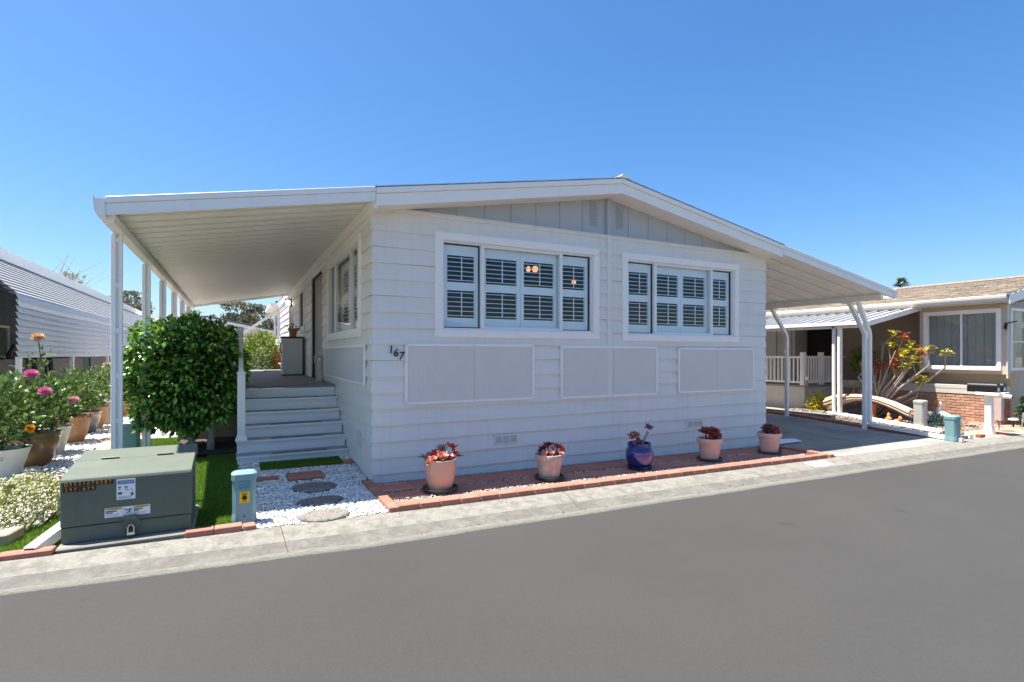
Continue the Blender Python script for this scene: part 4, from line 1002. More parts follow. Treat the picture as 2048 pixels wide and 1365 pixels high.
# 1 tall pink pot
x, y = .62, -.74; g = potg(x)
saucer(x, y, g, .215, m_saucer, 'brown saucer under the tall smooth pink pot'); g += .016
t = thing('potted_succulent', 'tall smooth pink pot of red and pink succulents nearest the gravel', 'potted plant', (x,y,g), 'potted succulents along the front wall')
obj('pot', MB().lathe([(.120,0),(.145,.05),(.170,.14),(.183,.24),(.189,.345),(.195,.35),(.193,.36),(.183,.36),(.178,.32),(.0,.31)], (x,y,g), 36), m_potpink, t, smooth='auto')
pot_soil(t, x, y, g+.312, .178); g -= .065
for dx, dy, dz, R, ti in ((-.12,-.1,.43,.06,(-.4,-.5,1)),(-.08,.02,.46,.075,(-.3,0,1)),(-.02,-.1,.45,.085,(0,-.6,1)),(-.15,-.06,.42,.06,(-1,-.3,.6)),(.02,.0,.50,.06,(0,0,1))): obj('rosette', rosette(MB(), (x+dx,y+dy,g+dz), R, 14, ti, .75), m_pinksucc, t)
for dx, dy, dz, R, ti in ((.12,-.02,.54,.085,(.3,0,1)),(.15,-.05,.48,.08,(.8,-.2,.6)),(.06,-.1,.45,.07,(.2,-.6,1)),(-.07,-.04,.50,.055,(-.3,-.3,1))): obj('rosette', rosette(MB(), (x+dx,y+dy,g+dz), R, 14, ti, .6), m_redsucc, t)
mb = MB()
for dx, dz, n in ((-.15,.46,16),(.03,.55,16)):
    for i in range(n): mb.leaf((x+dx+jt(.03),y+jt(.03),g+dz-.04),(jt(.8),jt(.5),.9),(0,1,0),.10,.016,.2)
mb.leaf((x-.16,y,g+.45),(-1,-.1,.1),(0,0,1),.13,.05); mb.leaf((x+.17,y-.04,g+.45),(1,-.2,-.1),(0,0,1),.12,.05)
obj('leaf_tuft', mb, m_greysucc, t); bpy.data.objects['leaf_tuft']['kind'] = 'stuff'
# 2 clay pot
x, y = 2.10, -.76; g = potg(x)
saucer(x, y, g, .195, m_saucer, 'brown saucer under the weathered clay pot'); g += .016
t = thing('potted_succulent', 'weathered rimmed clay pot with orange and maroon succulents', 'potted plant', (x,y,g), 'potted succulents along the front wall')
obj('pot', MB().lathe([(.125,0),(.150,.12),(.170,.235),(.172,.24),(.186,.243),(.192,.30),(.188,.31),(.172,.31),(.165,.27),(0,.262)], (x,y,g), 36), m_potclay, t, smooth='auto')
pot_soil(t, x, y, g+.265, .165)
for mat, lst in ((m_redsucc, ((.10,-.03,.38,.085,(.4,0,1)),(.14,-.05,.36,.075,(.8,-.3,.8)))), (m_darksucc, ((-.08,.0,.37,.075,(-.3,0,1)),(0,.03,.40,.08,(0,0,1)),(-.12,.0,.35,.06,(-.7,0,1)))), (m_pinksucc, ((-.12,-.08,.32,.06,(-.6,-.5,1)),(-.04,-.10,.33,.055,(0,-.7,1)),(.09,-.12,.32,.05,(.3,-.7,1)),(.02,-.05,.37,.05,(0,-.3,1))))):
    for dx, dy, dz, R, ti in lst:
        mb = MB(); rosette(mb, (x+dx,y+dy,g+dz), R, 14, ti, .62); mb.tube([(x+dx*.8,y+dy*.8,g+.26),(x+dx,y+dy,g+dz)], .012, 5); obj('rosette', mb, mat, t)
# 3 cobalt pot
x, y = 3.62, -.735; g = potg(x)
saucer(x, y, g, .185, M('blue_saucer', (.012,.014,.05), .2, .1, coat=.4), 'dark blue saucer under the cobalt glazed pot'); g += .016
t = thing('potted_succulent', 'cobalt blue glazed pot with two tall stems of dark succulent', 'potted plant', (x,y,g), 'potted succulents along the front wall')
pt = obj('pot', MB().lathe([(.125,0),(.16,.05),(.19,.13),(.197,.19),(.187,.25),(.160,.30),(.163,.305),(.17,.315),(.163,.325),(.168,.335),(.175,.345),(.165,.355),(.15,.35),(.145,.30),(0,.29)], (x,y,g), 40), m_cobalt, t, smooth='auto')
# lilac crescent patch proud of the belly, facing the street
mb = MB(); cols = []
prof = [(.125,0),(.16,.05),(.19,.13),(.197,.19),(.187,.25),(.160,.30)]
def rad(z):
    for (r0, z0), (r1, z1) in zip(prof, prof[1:]):
        if z0 <= z <= z1: return r0+(r1-r0)*(z-z0)/(z1-z0)
    return .16
na = 14; idx = {}
for i in range(na+1):
    a = -1.05+2.1*i/na - PI/2 - .05
    hh = .09*math.cos((i/na-.5)*PI)**.7
    for k in range(5):
        z = .235-hh*2*.95*(k/4) + .0; rr2 = rad(z)+.003; mb.v.append((x+rr2*math.cos(a), y+rr2*math.sin(a), g+z))
for i in range(na):
    for k in range(4): mb.f.append((i*5+k, (i+1)*5+k, (i+1)*5+k+1, i*5+k+1))
obj('glaze_patch', mb, m_lilac, pt, smooth=True)
mb = MB()
mb.tube([(x-.09,y,g+.29),(x-.11,y-.02,g+.38)], .02, 6); mb.tube([(x+.04,y,g+.29),(x+.10,y,g+.40),(x+.16,y,g+.50)], [.022,.018,.02], 7)
obj('stem', mb, m_greybark, t, smooth=True)
mb = MB()
for dx, dy, dz in ((-.12,-.02,.42),(-.07,-.05,.40),(-.15,0,.45),(-.10,-.03,.48),(-.06,0,.46),(-.1,-.08,.37)): rosette(mb, (x+dx,y+dy,g+dz), .065, 12, (jt(.6),jt(.6)-.2,1), .4)
obj('rosette', mb, M('rust_succulent', (.24,.075,.06), .5, .2, 20, isl=.4), t)
mb = MB()
for dx, dy, dz in ((.17,0,.53),(.14,-.02,.55),(.19,-.02,.55),(.17,.02,.57)): rosette(mb, (x+dx,y+dy,g+dz), .055, 12, (jt(.6),jt(.6)-.2,1), .4)
obj('rosette', mb, M('maroon_succulent', (.22,.07,.075), .5, .2, 20, isl=.4), t)
# 4 and 5 peach embossed pots
def peach(x, y, label, slabel, lst, mats):
    g = potg(x); saucer(x, y, g, .195, m_gsaucer, slabel); g += .016
    t = thing('potted_succulent', label, 'potted plant', (x,y,g), 'potted succulents along the front wall')
    pt = obj('pot', MB().lathe([(.130,0),(.150,.12),(.170,.265),(.173,.268),(.19,.272),(.197,.30),(.195,.325),(.188,.332),(.176,.33),(.17,.29),(0,.28)], (x,y,g), 36), m_potpeach, t, smooth='auto')
    mb = MB()
    for k in range(10):
        a0 = 2*PI*k/10
        for s in (-1, 1):
            pts = []
            for q in range(7):
                z = .06+.02*q+(.02*math.sin(q)); a = a0+s*.22*math.sin(q*.52); r = .130+(.04)*(z/.265)+.001; pts.append((x+r*math.cos(a), y+r*math.sin(a), g+z))
            mb.tube(pts, .005, 4)
    obj('relief', mb, m_potpeach, pt)
    pot_soil(t, x, y, g+.285, .168)
    for mat, sub in zip(mats, lst):
        for dx, dy, dz, R, ti in sub: mb = MB(); rosette(mb, (x+dx,y+dy,g+dz), R, 13, ti, .7); mb.tube([(x+dx*.7,y+dy*.7,g+.28),(x+dx,y+dy,g+dz)], .014, 5); obj('rosette', mb, mat, t)
m_deepred = M('deep_red_succulent', (.26,.035,.028), .4, .2, 20, isl=.35)
peach(5.06, -.70, 'peach embossed pot with two large deep red rosettes', 'grey saucer under the peach pot with deep red rosettes',
      [((-.12,-.03,.42,.11,(-.5,-.1,1)),(.08,0,.41,.12,(.3,-.1,1)),(.02,-.08,.37,.09,(0,-.6,1)),(.14,-.02,.36,.08,(.8,-.2,.8)),(-.06,-.06,.38,.08,(-.2,-.5,1)))], [m_deepred])
peach(6.50, -.67, 'peach embossed pot with bushy maroon and orange succulents at the driveway end', 'grey saucer under the peach pot at the driveway end',
      [((-.10,0,.39,.08,(-.4,0,1)),(-.02,.02,.42,.085,(0,0,1)),(-.06,-.06,.37,.075,(0,-.5,1)),(-.14,-.03,.36,.06,(-.8,0,1)),(.0,.06,.40,.07,(0,.4,1))),
       ((.09,-.02,.39,.085,(.3,-.2,1)),(.13,.0,.36,.08,(.7,-.1,1)),(.05,-.09,.36,.07,(.1,-.7,1)),(-.03,-.10,.34,.05,(0,-.8,.8)))], [m_darksucc, m_redsucc])
o = stones('gutter_litter', 60, rectsamp(-.4, 12, -1.90, -1.78), .006, .014, -.062, m_bark, 77, .3); o['kind'] = 'stuff'
o = stones('kerb_litter', 40, rectsamp(-4, 12, -1.48, -1.36), .005, .011, .010, m_bark, 78, .3); o['kind'] = 'stuff'
# ramp panel at the house corner, painted kerb number
g = gz(7.6, .4)
t = thing('kerb_ramp', 'dark grey low ramp with pale edge at the right corner of the house', 'ramp', (7.8,.5,g))
obj('surface', MB().hexa([(7.33,-.02,g+.02),(8.1,-.02,g+.02),(8.1,1.6,g+.03),(7.33,1.6,g+.03),(7.33,.05,g+.16),(7.95,.05,g+.06),(7.95,1.6,g+.12),(7.33,1.6,g+.22)]), m_tread, t)
obj('edge', MB().hexa([(7.33,-.14,g+.013),(8.16,-.14,g+.013),(8.12,-.021,g+.013),(7.33,-.021,g+.013),(7.33,-.10,g+.07),(8.10,-.10,g+.035),(8.10,-.021,g+.055),(7.33,-.021,g+.10)]), m_step, t)
g = gz(6.55, 0)
t = thing('kerb_number', 'white rectangle with number 167 painted on the kerb', 'painted sign', (6.5,-1.5,g))
mb = MB(); n = 6; ka = [(-1.44,.0122),(-1.56,-.0015),(-1.62,-.018)]
mb.v = [(xx, yy+.0, gz(xx,0)+zz+.0015) for xx in (6.28,6.42,6.58,6.74) for yy, zz in ka]; mb.f = [(i*3+j,(i+1)*3+j,(i+1)*3+j+1,i*3+j+1) for i in range(3) for j in range(2)]
obj('paint_patch', mb, m_white, t)
text('lettering', '167', .15, (6.52,-1.52,gz(6.52,0)+.0075), (R_(7),R_(.75),0), m_black, t, .0005)

# ------------------------------------------------------------ potted roses on the left
def rose_plant(t, x, y, z0, ztop, rx, n, seed, mat=None, L=.055):
    mb = MB(); rs = random.Random(seed)
    for i in range(7):
        a = rs.uniform(0,2*PI); mb.tube([(x,y,z0),(x+rx*.4*math.cos(a),y+rx*.4*math.sin(a),(z0+ztop)/2),(x+rx*.8*math.cos(a),y+rx*.8*math.sin(a),ztop-rs.uniform(0,.25))], [.010,.007,.004], 5)
    obj('stem', mb, m_bark if mat else m_rosestem, t)
    leafcloud('foliage', t, (x,y,(z0+ztop)/2+.03), (rx,rx,(ztop-z0)/2+.02), int(n*1.8), L*1.4, L*1.0, mat or m_rose, seed, .15, .0, (0,0,.9))
m_rosestem = M('rose_stem', (.09,.12,.04), .6, .15, 9)
def bloom(t, p, R, mat, tilt=(.2,-.6,.7)):
    mb = MB(); ax = Vector(tilt).normalized(); a1 = ax.orthogonal().normalized(); a2 = ax.cross(a1)
    for i in range(34):
        f = i/34; an = i*2.399; el = 1.35-1.5*f; d = (a1*math.cos(an)+a2*math.sin(an))*math.cos(el)+ax*math.sin(el)
        mb.leaf(Vector(p)+d*R*.12, d, ax, R*(.5+.4*f), R*1.15*(.6+.4*f), .30)
    obj('rose_bloom', mb, mat, t)
def planter(x, y, rb, rt, h, mat, label, square=False, prof=None):
    g = gz(x, y)+.01; t = thing('potted_rose', label, 'potted plant', (x,y,g), 'potted roses along the left gravel')
    pr = prof or [(rb,0),(rb+(rt-rb)*.5,h*.28),(rt*.97,h*.68),(rt*.985,h*.88),(rt*1.05,h*.9),(rt*1.06,h),(rt*.95,h),(rt*.92,h*.86),(0,h*.84)]
    p = obj('pot', MB().lathe(pr, (x,y,g), 28), mat, t, smooth='auto'); pot_soil(t, x, y, g+h*.85, rt*.9); return t, g+h*.86
tA, z = planter(-3.82, 2.28, .15, .27, .43, m_glaze, 'brown glazed pot with tall rose bearing a peach bloom'); rose_plant(tA, -3.82, 2.28, z, 1.36, .38, 420, 51)
obj('stem', MB().tube([(-3.80,2.3,1.2),(-3.76,2.34,1.5),(-3.80,2.37,1.80)], .006, 5), m_rosestem, tA)
leafcloud('foliage', tA, (-3.76,2.34,1.5), (.13,.13,.25), 34, .07, .04, m_rose, 52, .2); bloom(tA, (-3.80,2.36,1.83), .085, m_yrose)
tW, z = planter(-3.92, 1.62, .13, .24, .37, m_wpot, 'plain white flared pot with leafy rose at the left picture edge', prof=[(.13,0),(.24,.36),(.25,.37),(.23,.37),(.225,.32),(0,.31)]); rose_plant(tW, -3.98, 1.6, z, 1.30, .42, 650, 53)
bloom(tW, (-3.70,1.72,1.365), .088, m_pink); bloom(tW, (-3.52,1.50,1.165), .082, m_pink); bloom(tW, (-3.60,1.3,.76), .055, m_ormari, (.1,-.7,.5))
leafcloud('foliage', tW, (-4.05,1.35,.72), (.36,.3,.42), 420, .055, .035, m_rose, 63, .15)
tV, z = planter(-3.86, 3.12, .15, .25, .40, m_wpot, 'plain white flared pot half hidden behind the brown glazed pot', prof=[(.15,0),(.24,.38),(.265,.40),(.24,.40),(.235,.35),(0,.34)]); rose_plant(tV, -3.86, 3.1, z, 1.22, .34, 380, 54)
bloom(tV, (-3.42,2.30,1.0), .075, m_palepink)
tB, z = planter(-3.88, 4.25, .17, .27, .44, m_terr, 'terracotta pot with scalloped rim and rose bush'); rose_plant(tB, -3.88, 4.25, z, 1.30, .38, 420, 55)
bloom(tB, (-3.42,4.43,1.42), .08, m_petal_w); obj('stem', MB().tube([(-3.8,4.3,.9),(-3.5,4.42,1.38)], .006, 5), m_rosestem, tB)
mb = MB()
for k in range(30): a = 2*PI*k/30; mb.blob((-3.88+.283*math.cos(a),4.25+.283*math.sin(a),gz(-3.9,4)+.425), .024, 6, 4)
obj('scalloped_rim', mb, m_terr, tB)
tC, z = planter(-3.92, 5.40, .15, .24, .40, m_bglaze, 'blue and cream glazed pot with rose bush'); rose_plant(tC, -3.92, 5.4, z, 1.2, .33, 300, 56)
tD, z = planter(-3.95, 6.1, .16, .26, .42, m_terr, 'smooth orange terracotta pot with rose bush behind the blue pot'); rose_plant(tD, -3.95, 6.1, z, 1.25, .36, 300, 57)
g = gz(-4, 6.9)
t = thing('planter_box', 'beige rectangular planter box beside the first patio post', 'planter', (-3.98,6.9,g), None)
obj('box', MB().box(-4.25,6.6,g,-3.72,7.3,g+.48), m_skirt, t, bevel=.01); obj('band', MB().box(-4.26,6.59,g+.40,-3.71,7.31,g+.44), m_skirt, t)
leafcloud('foliage', t, (-3.98,6.95,g+.8), (.35,.4,.42), 420, .06, .04, m_rose, 58, .2)
for k, (x, y, mat, lb) in enumerate(((-3.84,8.3,m_terr,'orange pot of yellow green shrub behind the first patio post'),(-3.80,9.0,m_ped,'dark teal pot of yellow green shrub behind the first patio post'),(-3.74,9.9,m_terr,'orange pot of yellow green shrub farthest along the gravel'))):
    tE, z = planter(x, y, .15, .20, .36, mat, lb); rose_plant(tE, x, y, z, 1.35-.05*k, .38, 420, 70+k, m_yleaf, .07)
# white flowering ground cover
t = thing('flowering_shrub', 'low mound of tiny white blossoms left of the transformer box', 'flowering plant', (-3.35, .1, .05))
rng = np.random.default_rng(61); n = 2600
def mound(n, rng):
    a = rng.uniform(0,2*PI,n); r = np.sqrt(rng.uniform(0,1,n)); px = -3.36+.36*r*np.cos(a); py = .02+.80*r*np.sin(a)
    hgt = .33*np.sqrt(np.clip(1-r**2.6,0,1))*(1+.12*np.sin(px*21)*np.sin(py*17)); return px, py, hgt+np.array([gz(a_,b_) for a_, b_ in zip(px,py)])
px, py, hz_ = mound(n, rng)
P = np.stack([px,py,hz_-rng.uniform(0,.14,n)],1); V, F = leaves(P, np.stack([rng.normal(0,.6,n),rng.normal(0,.6,n),np.ones(n)],1), .05, .018, rng); bulk('foliage', V, F, m_yleafpale, t)
px, py, hz_ = mound(950, rng); mb = MB()
for a, b, c in zip(px, py, hz_):
    mb.blob((a,b,c+random.uniform(-.02,.025)), random.uniform(.009,.017), 6, 4, .2)
o = obj('blossoms', mb, m_petal_w, t); o['kind'] = 'stuff'
t = thing('low_shrub', 'small dark leafy shrub at the left edge below the roses', 'shrub', (-4.1,.75,.1))
leafcloud('foliage', t, (-4.05,.75,.28), (.3,.35,.25), 420, .05, .03, m_rose, 62, .2)
# coiled hose end by the deck skirt
one('hose_loop', MB().tube([(-2.50+.05*math.sin(a), 4.8, .24+.10*math.cos(a)) for a in np.linspace(0,2*PI,14)], .014, 6), m_rope, 'brown hanging hose loop at the corner of the cream deck skirt', 'hose', (-2.5,4.8,.14))

# ------------------------------------------------------------ house on the left
LH = thing('neighbor_house', 'grey sided house on the left with white slatted awning', 'house', (-7, 12, 0))
for k in range(17): obj('siding_board', MB().hexa([(-6.52,4,.1+.2*k),(-6.48,4,.1+.2*k),(-6.48,30,.1+.2*k),(-6.52,30,.1+.2*k),(-6.52,4,.3+.2*k),(-6.508,4,.3+.2*k),(-6.508,30,.3+.2*k),(-6.52,30,.3+.2*k)]), m_teal, LH)
obj('wall', MB().box(-11, 4.02, 0, -6.53, 29.98, 3.6), m_teal, LH)
obj('fascia', MB().box(-6.08, 3.2, 3.66, -6.0, 30.5, 3.90), m_trim, LH); obj('roof', MB().prism([(-6.0,3.905),(-8.5,4.35),(-11,3.905),(-11,3.8),(-6.08,3.8)], 30.5, 'y', 3.2), m_alum, LH)
for y in (9, 12.5, 16, 20, 24):
    wn = obj('window', frame4(-6.44, (y,y+1.7,.9,2.3), .06, 0, .06), m_trim, LH); obj('pane', MB().box(-6.47,y+.06,.96,-6.465,y+1.64,2.24), m_glass2, wn)
obj('clerestory', MB().box(-6.05,18,3.3,-6.02,30,3.64), m_glass2, LH)
m_slat2 = M('slat_paint', (.66,.655,.64), .5, .04, 3, streak=.12); m_slat = M('weathered_slat', (.40,.40,.40), .5, .08, 3, streak=.2)
AW = thing('slatted_awning', 'white slatted aluminium awning along the left neighbouring house', 'awning', (-5.3, 13, 0))
ya, yb = 6.05, 24.0
for k in range(10):
    z0 = 1.545+.116*k
    n = 12; mb = MB(); us = np.linspace(ya, yb, n+1)
    for u in us:
        s_ = .012*math.sin(u*.9+k*.4)*(1 if k > 0 else .5)
        mb.v += [(-4.985,u,z0+s_-.004),(-5.03,u,z0+.125+s_),(-5.045,u,z0+.12+s_),(-5.0,u,z0+.004+s_)]
    for i in range(n): mb.f += [(i*4+j,(i+1)*4+j,(i+1)*4+(j+1) % 4,i*4+(j+1) % 4) for j in range(4)]
    mb.f += [(0,1,2,3), tuple(n*4+j for j in (3,2,1,0))]
    obj('slat', mb, m_slat2, AW)
for k in range(12):
    f0 = k/12; x = -5.02-.98*f0; z = 2.72+.93*f0; mb = MB(); m_ = m_slat
    mb.hexa([(x,ya,z-.006),(x-.045,ya,z+.03),(x-.045,yb+4,z+.03),(x,yb+4,z-.006),(x,ya,z+.006),(x-.045,ya,z+.042),(x-.045,yb+4,z+.042),(x,yb+4,z+.006)]); obj('slat', mb, m_slat, AW)
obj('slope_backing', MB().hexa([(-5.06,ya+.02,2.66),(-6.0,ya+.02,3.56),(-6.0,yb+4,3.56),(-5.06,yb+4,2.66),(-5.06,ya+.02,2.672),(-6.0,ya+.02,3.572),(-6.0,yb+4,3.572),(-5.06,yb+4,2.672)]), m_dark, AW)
for i, y in enumerate((6.15, 9.75, 13.8, 18, 22)):
    obj('post', MB().box(-5.06,y-.05,.1,-4.99,y+.05,1.56), m_trim, AW)
    for k in range(6):
        z = .75+.13*k; obj('louver', MB().hexa([(-5.2,y+.10,z),(-5.03,y+.10,z-.06),(-5.03,y+.32,z-.06),(-5.2,y+.32,z),(-5.2,y+.10,z+.012),(-5.03,y+.10,z-.048),(-5.03,y+.32,z-.048),(-5.2,y+.32,z+.012)]), m_trim, AW)
for i, y in enumerate((6.6, 10.2, 14.2)): obj('screen_wall', MB().box(-5.6,y+.2,.1,-5.55,y+3.2,1.5), M('grey_screen', (.16,.155,.15), .8, .05) if i == 0 else bpy.data.materials['grey_screen'], AW)
t = thing('patio_chair', 'black tubular patio chair under the left awning', 'chair', (-5.7,8.2,.1))
x, y = -5.75, 8.0
for s in (0, .5): obj('frame', MB().tube([(x+s*.3,y+s,.12),(x+.05+s*.3,y+.05+s,1.6),(x+.12+s*.3,y+.1+s,1.78),(x+.3+s*.3,y+.1+s,1.78),(x+.42+s*.3,y+.12+s,1.55),(x+.6+s*.3,y+.1+s,.12)], .05, 7), m_black, t, smooth=True)
obj('seat', MB().box(x+.1,y,.55,x+.7,y+.6,.63), m_black, t)

# ------------------------------------------------------------ house on the right
g0 = -.18
NH = thing('neighbor_house', 'tan stucco neighbouring house with shingle roof and bay window on the right', 'house', (17, 3, g0))
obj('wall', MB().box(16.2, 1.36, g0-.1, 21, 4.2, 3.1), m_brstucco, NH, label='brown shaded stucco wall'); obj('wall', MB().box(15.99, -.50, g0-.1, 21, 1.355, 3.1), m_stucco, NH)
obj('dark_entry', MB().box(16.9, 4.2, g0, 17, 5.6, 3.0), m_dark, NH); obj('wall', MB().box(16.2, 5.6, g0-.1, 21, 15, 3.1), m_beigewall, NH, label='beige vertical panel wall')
for i in range(16): obj('wall_batten', MB().box(16.18, 5.7+i*.6, .5, 16.199, 5.715+i*.6, 2.9), m_brstucco, NH)
obj('bay', MB().box(15.50, -.55, 1.10, 15.985, -.43, 2.92).box(15.50,1.23,1.10,15.985,1.35,2.92).box(15.5,-.429,1.10,15.985,1.229,1.20).box(15.5,-.429,2.74,15.985,1.229,2.92).box(15.95,-.429,1.2,15.985,1.229,2.74), m_stucco, NH, label='projecting bay with a wide window')
wn = obj('bay_window', frame4('y', (-.45,1.25,1.19,2.76), .075, 15.47, 15.56), m_trim, NH, bevel=.004)
obj('frame', frame4('y', (-.37,1.17,1.267,2.682), .03, 15.49, 15.57), m_alum, wn); obj('mullion', MB().box(15.50,.37,1.3,15.56,.41,2.65), m_alum, wn)
for a, b in ((-.338,.368),(.412,1.138)): obj('pane', MB().box(15.535,a,1.30,15.539,b,2.65), m_glass2, wn)
for i in range(9): obj('blind', MB().box(15.62+.01*(i % 2),-.40+i*.175,1.22,15.626+.01*(i % 2),-.232+i*.175,2.72), m_blind, wn)
wn = obj('front_window', frame4('x', (15.62,17.5,1.19,2.76), .075, -.60, -.505), m_trim, NH, bevel=.004)
obj('mullion', MB().box(16.5,-.58,1.26,16.54,-.51,2.69), m_alum, wn); obj('transom', MB().box(15.7,-.575,1.9,16.499,-.515,1.93), m_alum, wn); obj('pane', MB().box(15.695,-.54,1.26,17.42,-.536,2.69), m_glass2, wn)
obj('front_wall', MB().box(15.986,-.535,g0-.1,21,-.501,3.1), m_stucco, NH)
obj('corner_board', MB().box(15.47,-.585,1.0,15.6,-.552,2.95), m_cream, NH)
# roof with shingles
sl = .218; rz = lambda x: 3.085+sl*(x-15.1)
obj('roof', MB().prism([(15.1,3.06),(18.5,rz(18.5)-.03),(22,3.06),(22,2.98),(18.5,rz(18.5)-.11),(15.1,2.98)], 14, 'y', -.72), m_dark, NH)
sh = mesh_of(MB().hexa([(0,0,0),(.17,0,0),(.17,.29,0),(0,.29,0),(0,0,.016),(.17,0,.004),(.17,.29,.004),(0,.29,.016)]), 'shingle'); trs = []
an = math.atan(sl)
for i in range(25):
    for j in range(36):
        x = 15.06+i*.14; y = -.78+j*.30+(.15 if i % 2 else 0)+jt(.03)
        if y > 9.5: continue
        trs.append(((x, y, rz(x)-.022+jt(.004)), (0,-an,jt(.02)), (1,1,1)))
pieces(NH, 'shingle', sh, m_tan_shingle, trs)
mb = MB()
for i in range(25): x = 15.06+i*.14; mb.hexa([(x,9.6,rz(x)-.022),(x+.17,9.6,rz(x+.17)-.022),(x+.17,14,rz(x+.17)-.022),(x,14,rz(x)-.022),(x,9.6,rz(x)),(x+.17,9.6,rz(x+.17)-.018),(x+.17,14,rz(x+.17)-.018),(x,14,rz(x))])
o = obj('shingle_field', mb, m_tan_shingle, NH); o['kind'] = 'stuff'
obj('ridge_cap', MB().prism([(18.4,rz(18.4)),(18.5,rz(18.5)+.03),(18.6,rz(18.4)),(18.5,rz(18.5)-.02)], 14, 'y', -.75), m_tan_shingle, NH)
obj('gutter', MB().prism([(15.03,2.90),(15.09,2.90),(15.09,3.05),(15.01,3.05),(14.995,3.03),(15.0,2.97),(15.02,2.95)], 6, 'y', -.72), m_cream, NH); obj('fascia', MB().box(15.10,-.72,2.86,15.13,14,3.05), m_cream, NH)
obj('rake_board', MB().hexa([(15.1,-.76,2.82),(18.5,-.76,2.82+sl*3.4),(18.5,-.73,2.82+sl*3.4),(15.1,-.73,2.82),(15.1,-.76,3.05),(18.5,-.76,3.05+sl*3.4),(18.5,-.73,3.05+sl*3.4),(15.1,-.73,3.05)]), m_trim, NH)
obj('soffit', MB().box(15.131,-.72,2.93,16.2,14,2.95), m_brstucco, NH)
sf = obj('security_light', MB().hexa([(15.30,-.62,2.20),(15.42,-.55,2.20),(15.42,-.50,2.26),(15.30,-.57,2.26),(15.26,-.66,2.37),(15.38,-.60,2.37),(15.40,-.54,2.38),(15.28,-.60,2.38)]), m_black, NH)
obj('bracket', MB().tube([(15.49,-.56,2.38),(15.40,-.58,2.36)], .015, 6).tube([(15.49,-.58,2.38),(15.50,-.75,2.41)], .015, 6), m_black, sf); obj('lamp_head', MB().box(15.45,-.86,2.24,15.56,-.74,2.38), m_cream, sf)
# planter wall with bricks
PW = thing('planter_wall', 'low pink brick planter wall with cream cap under the bay window', 'planter wall', (15.6, 1.2, g0))
obj('core', MB().box(15.515,-.43,g0-.1,15.62,3.6,.56).box(15.62,-.43,g0-.1,18,-.35,.56), m_mortar, PW)
obj('cap_board', MB().box(15.49,-.46,.561,15.66,3.6,.69), m_cream, PW, bevel=.004); obj('cap_board', MB().box(15.485,-.47,.692,15.68,3.6,.79), m_cream, PW, bevel=.004); obj('cap_board', MB().box(15.661,-.46,.561,18,-.33,.79), m_cream, PW)
bb = brick_mesh('brick', .03, .205, .058, .004); trs = []
for r_ in range(10):
    for i in range(19):
        y = -.335+i*.212+(.106 if r_ % 2 else 0)
        if y < 3.5: trs.append(((15.512+jt(.003), y, g0+.0+r_*.0715+jt(.003)), (0,0,jt(.01)), (1,1,1)))
pieces(PW, 'brick', bb, m_nbrick, trs)
bb2 = brick_mesh('brick', .205, .03, .058, .004)
pieces(PW, 'brick', bb2, m_nbrick, [((15.63+i*.212+(.106 if r_ % 2 else 0), -.432, g0+r_*.0715), (0,0,0), (1,1,1)) for r_ in range(10) for i in range(5)])
# its patio awning, posts, porch
NA = thing('side_awning', 'white ribbed side awning of the right neighbouring house on slim posts', 'awning', (14, 4, 0))
nz = lambda x: 2.46+.195*(x-13)
me = mesh_of(pan_mesh(13.0, 15.05, lambda x: nz(x)-.04), 'pan'); me.materials.append(m_slat)
for i in range(34):
    o = bpy.data.objects.new('roof_pan', me); COL.objects.link(o); o.parent = NA; o.location = Vector((0, 1.35+i*.305, 0))-WL[NA.name]
obj('front_edge', sl_box(MB(), 12.98, 15.48, 1.28, 1.34, nz, -.12, .02), m_alum, NA); obj('gutter', MB().box(12.90,1.28,2.37,12.99,11.7,2.46), m_alum, NA, bevel=.006); obj('beam', MB().box(13.05,1.4,2.30,13.12,11.7,2.365), m_alum, NA)
for y, lb in ((2.1, None), (2.28, None), (5.2, None), (8.2, None)): obj('post', MB().box(13.05-(.0 if y != 2.1 else .06),y-.035,gz(13,y)-.02,13.12,y+.035,2.40), m_alum, NA, bevel=.004)
NP = thing('neighbor_porch', 'cream porch with white baluster railing on the right neighbouring house', 'porch', (14.6, 5, g0))
obj('skirt_panel', MB().box(14.0,3.75,g0-.02,14.04,12,.58), m_cream, NP); obj('skirt_panel', MB().box(14.041,3.75,g0-.02,16.1,3.79,.58), m_cream, NP)
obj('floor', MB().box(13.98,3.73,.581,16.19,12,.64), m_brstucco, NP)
for i in range(6): obj('skirt_batten', MB().box(13.992,4.4+i*1.2,g0,13.9995,4.41+i*1.2,.57), m_dark, NP)
obj('rail', MB().box(13.98,3.8,1.47,14.06,12,1.54), m_trim, NP); obj('rail', MB().box(13.99,3.8,.70,14.05,12,.76), m_trim, NP)
obj('rail', MB().box(14.06,3.77,1.47,16.1,3.85,1.54), m_trim, NP); obj('rail', MB().box(14.06,3.78,.70,16.1,3.84,.76), m_trim, NP)
for x, y in ((14.02,3.81),(14.9,3.81),(15.6,3.81),(14.02,6.6),(14.02,9.4)): obj('rail_post', MB().box(x-.065,y-.065,.641,x+.065,y+.065,1.66), m_trim, NP, bevel=.006)
bme2 = mesh_of(MB().box(-.02,-.02,0,.02,.02,.71), 'baluster'); bme2.materials.append(m_trim)
for i in range(42):
    o = bpy.data.objects.new('baluster', bme2); COL.objects.link(o); o.parent = NP; o.location = Vector((14.02, 3.98+i*.135, .76))-WL[NP.name]
for i in range(15):
    o = bpy.data.objects.new('baluster', bme2); COL.objects.link(o); o.parent = NP; o.location = Vector((14.15+i*.13, 3.81, .76))-WL[NP.name]
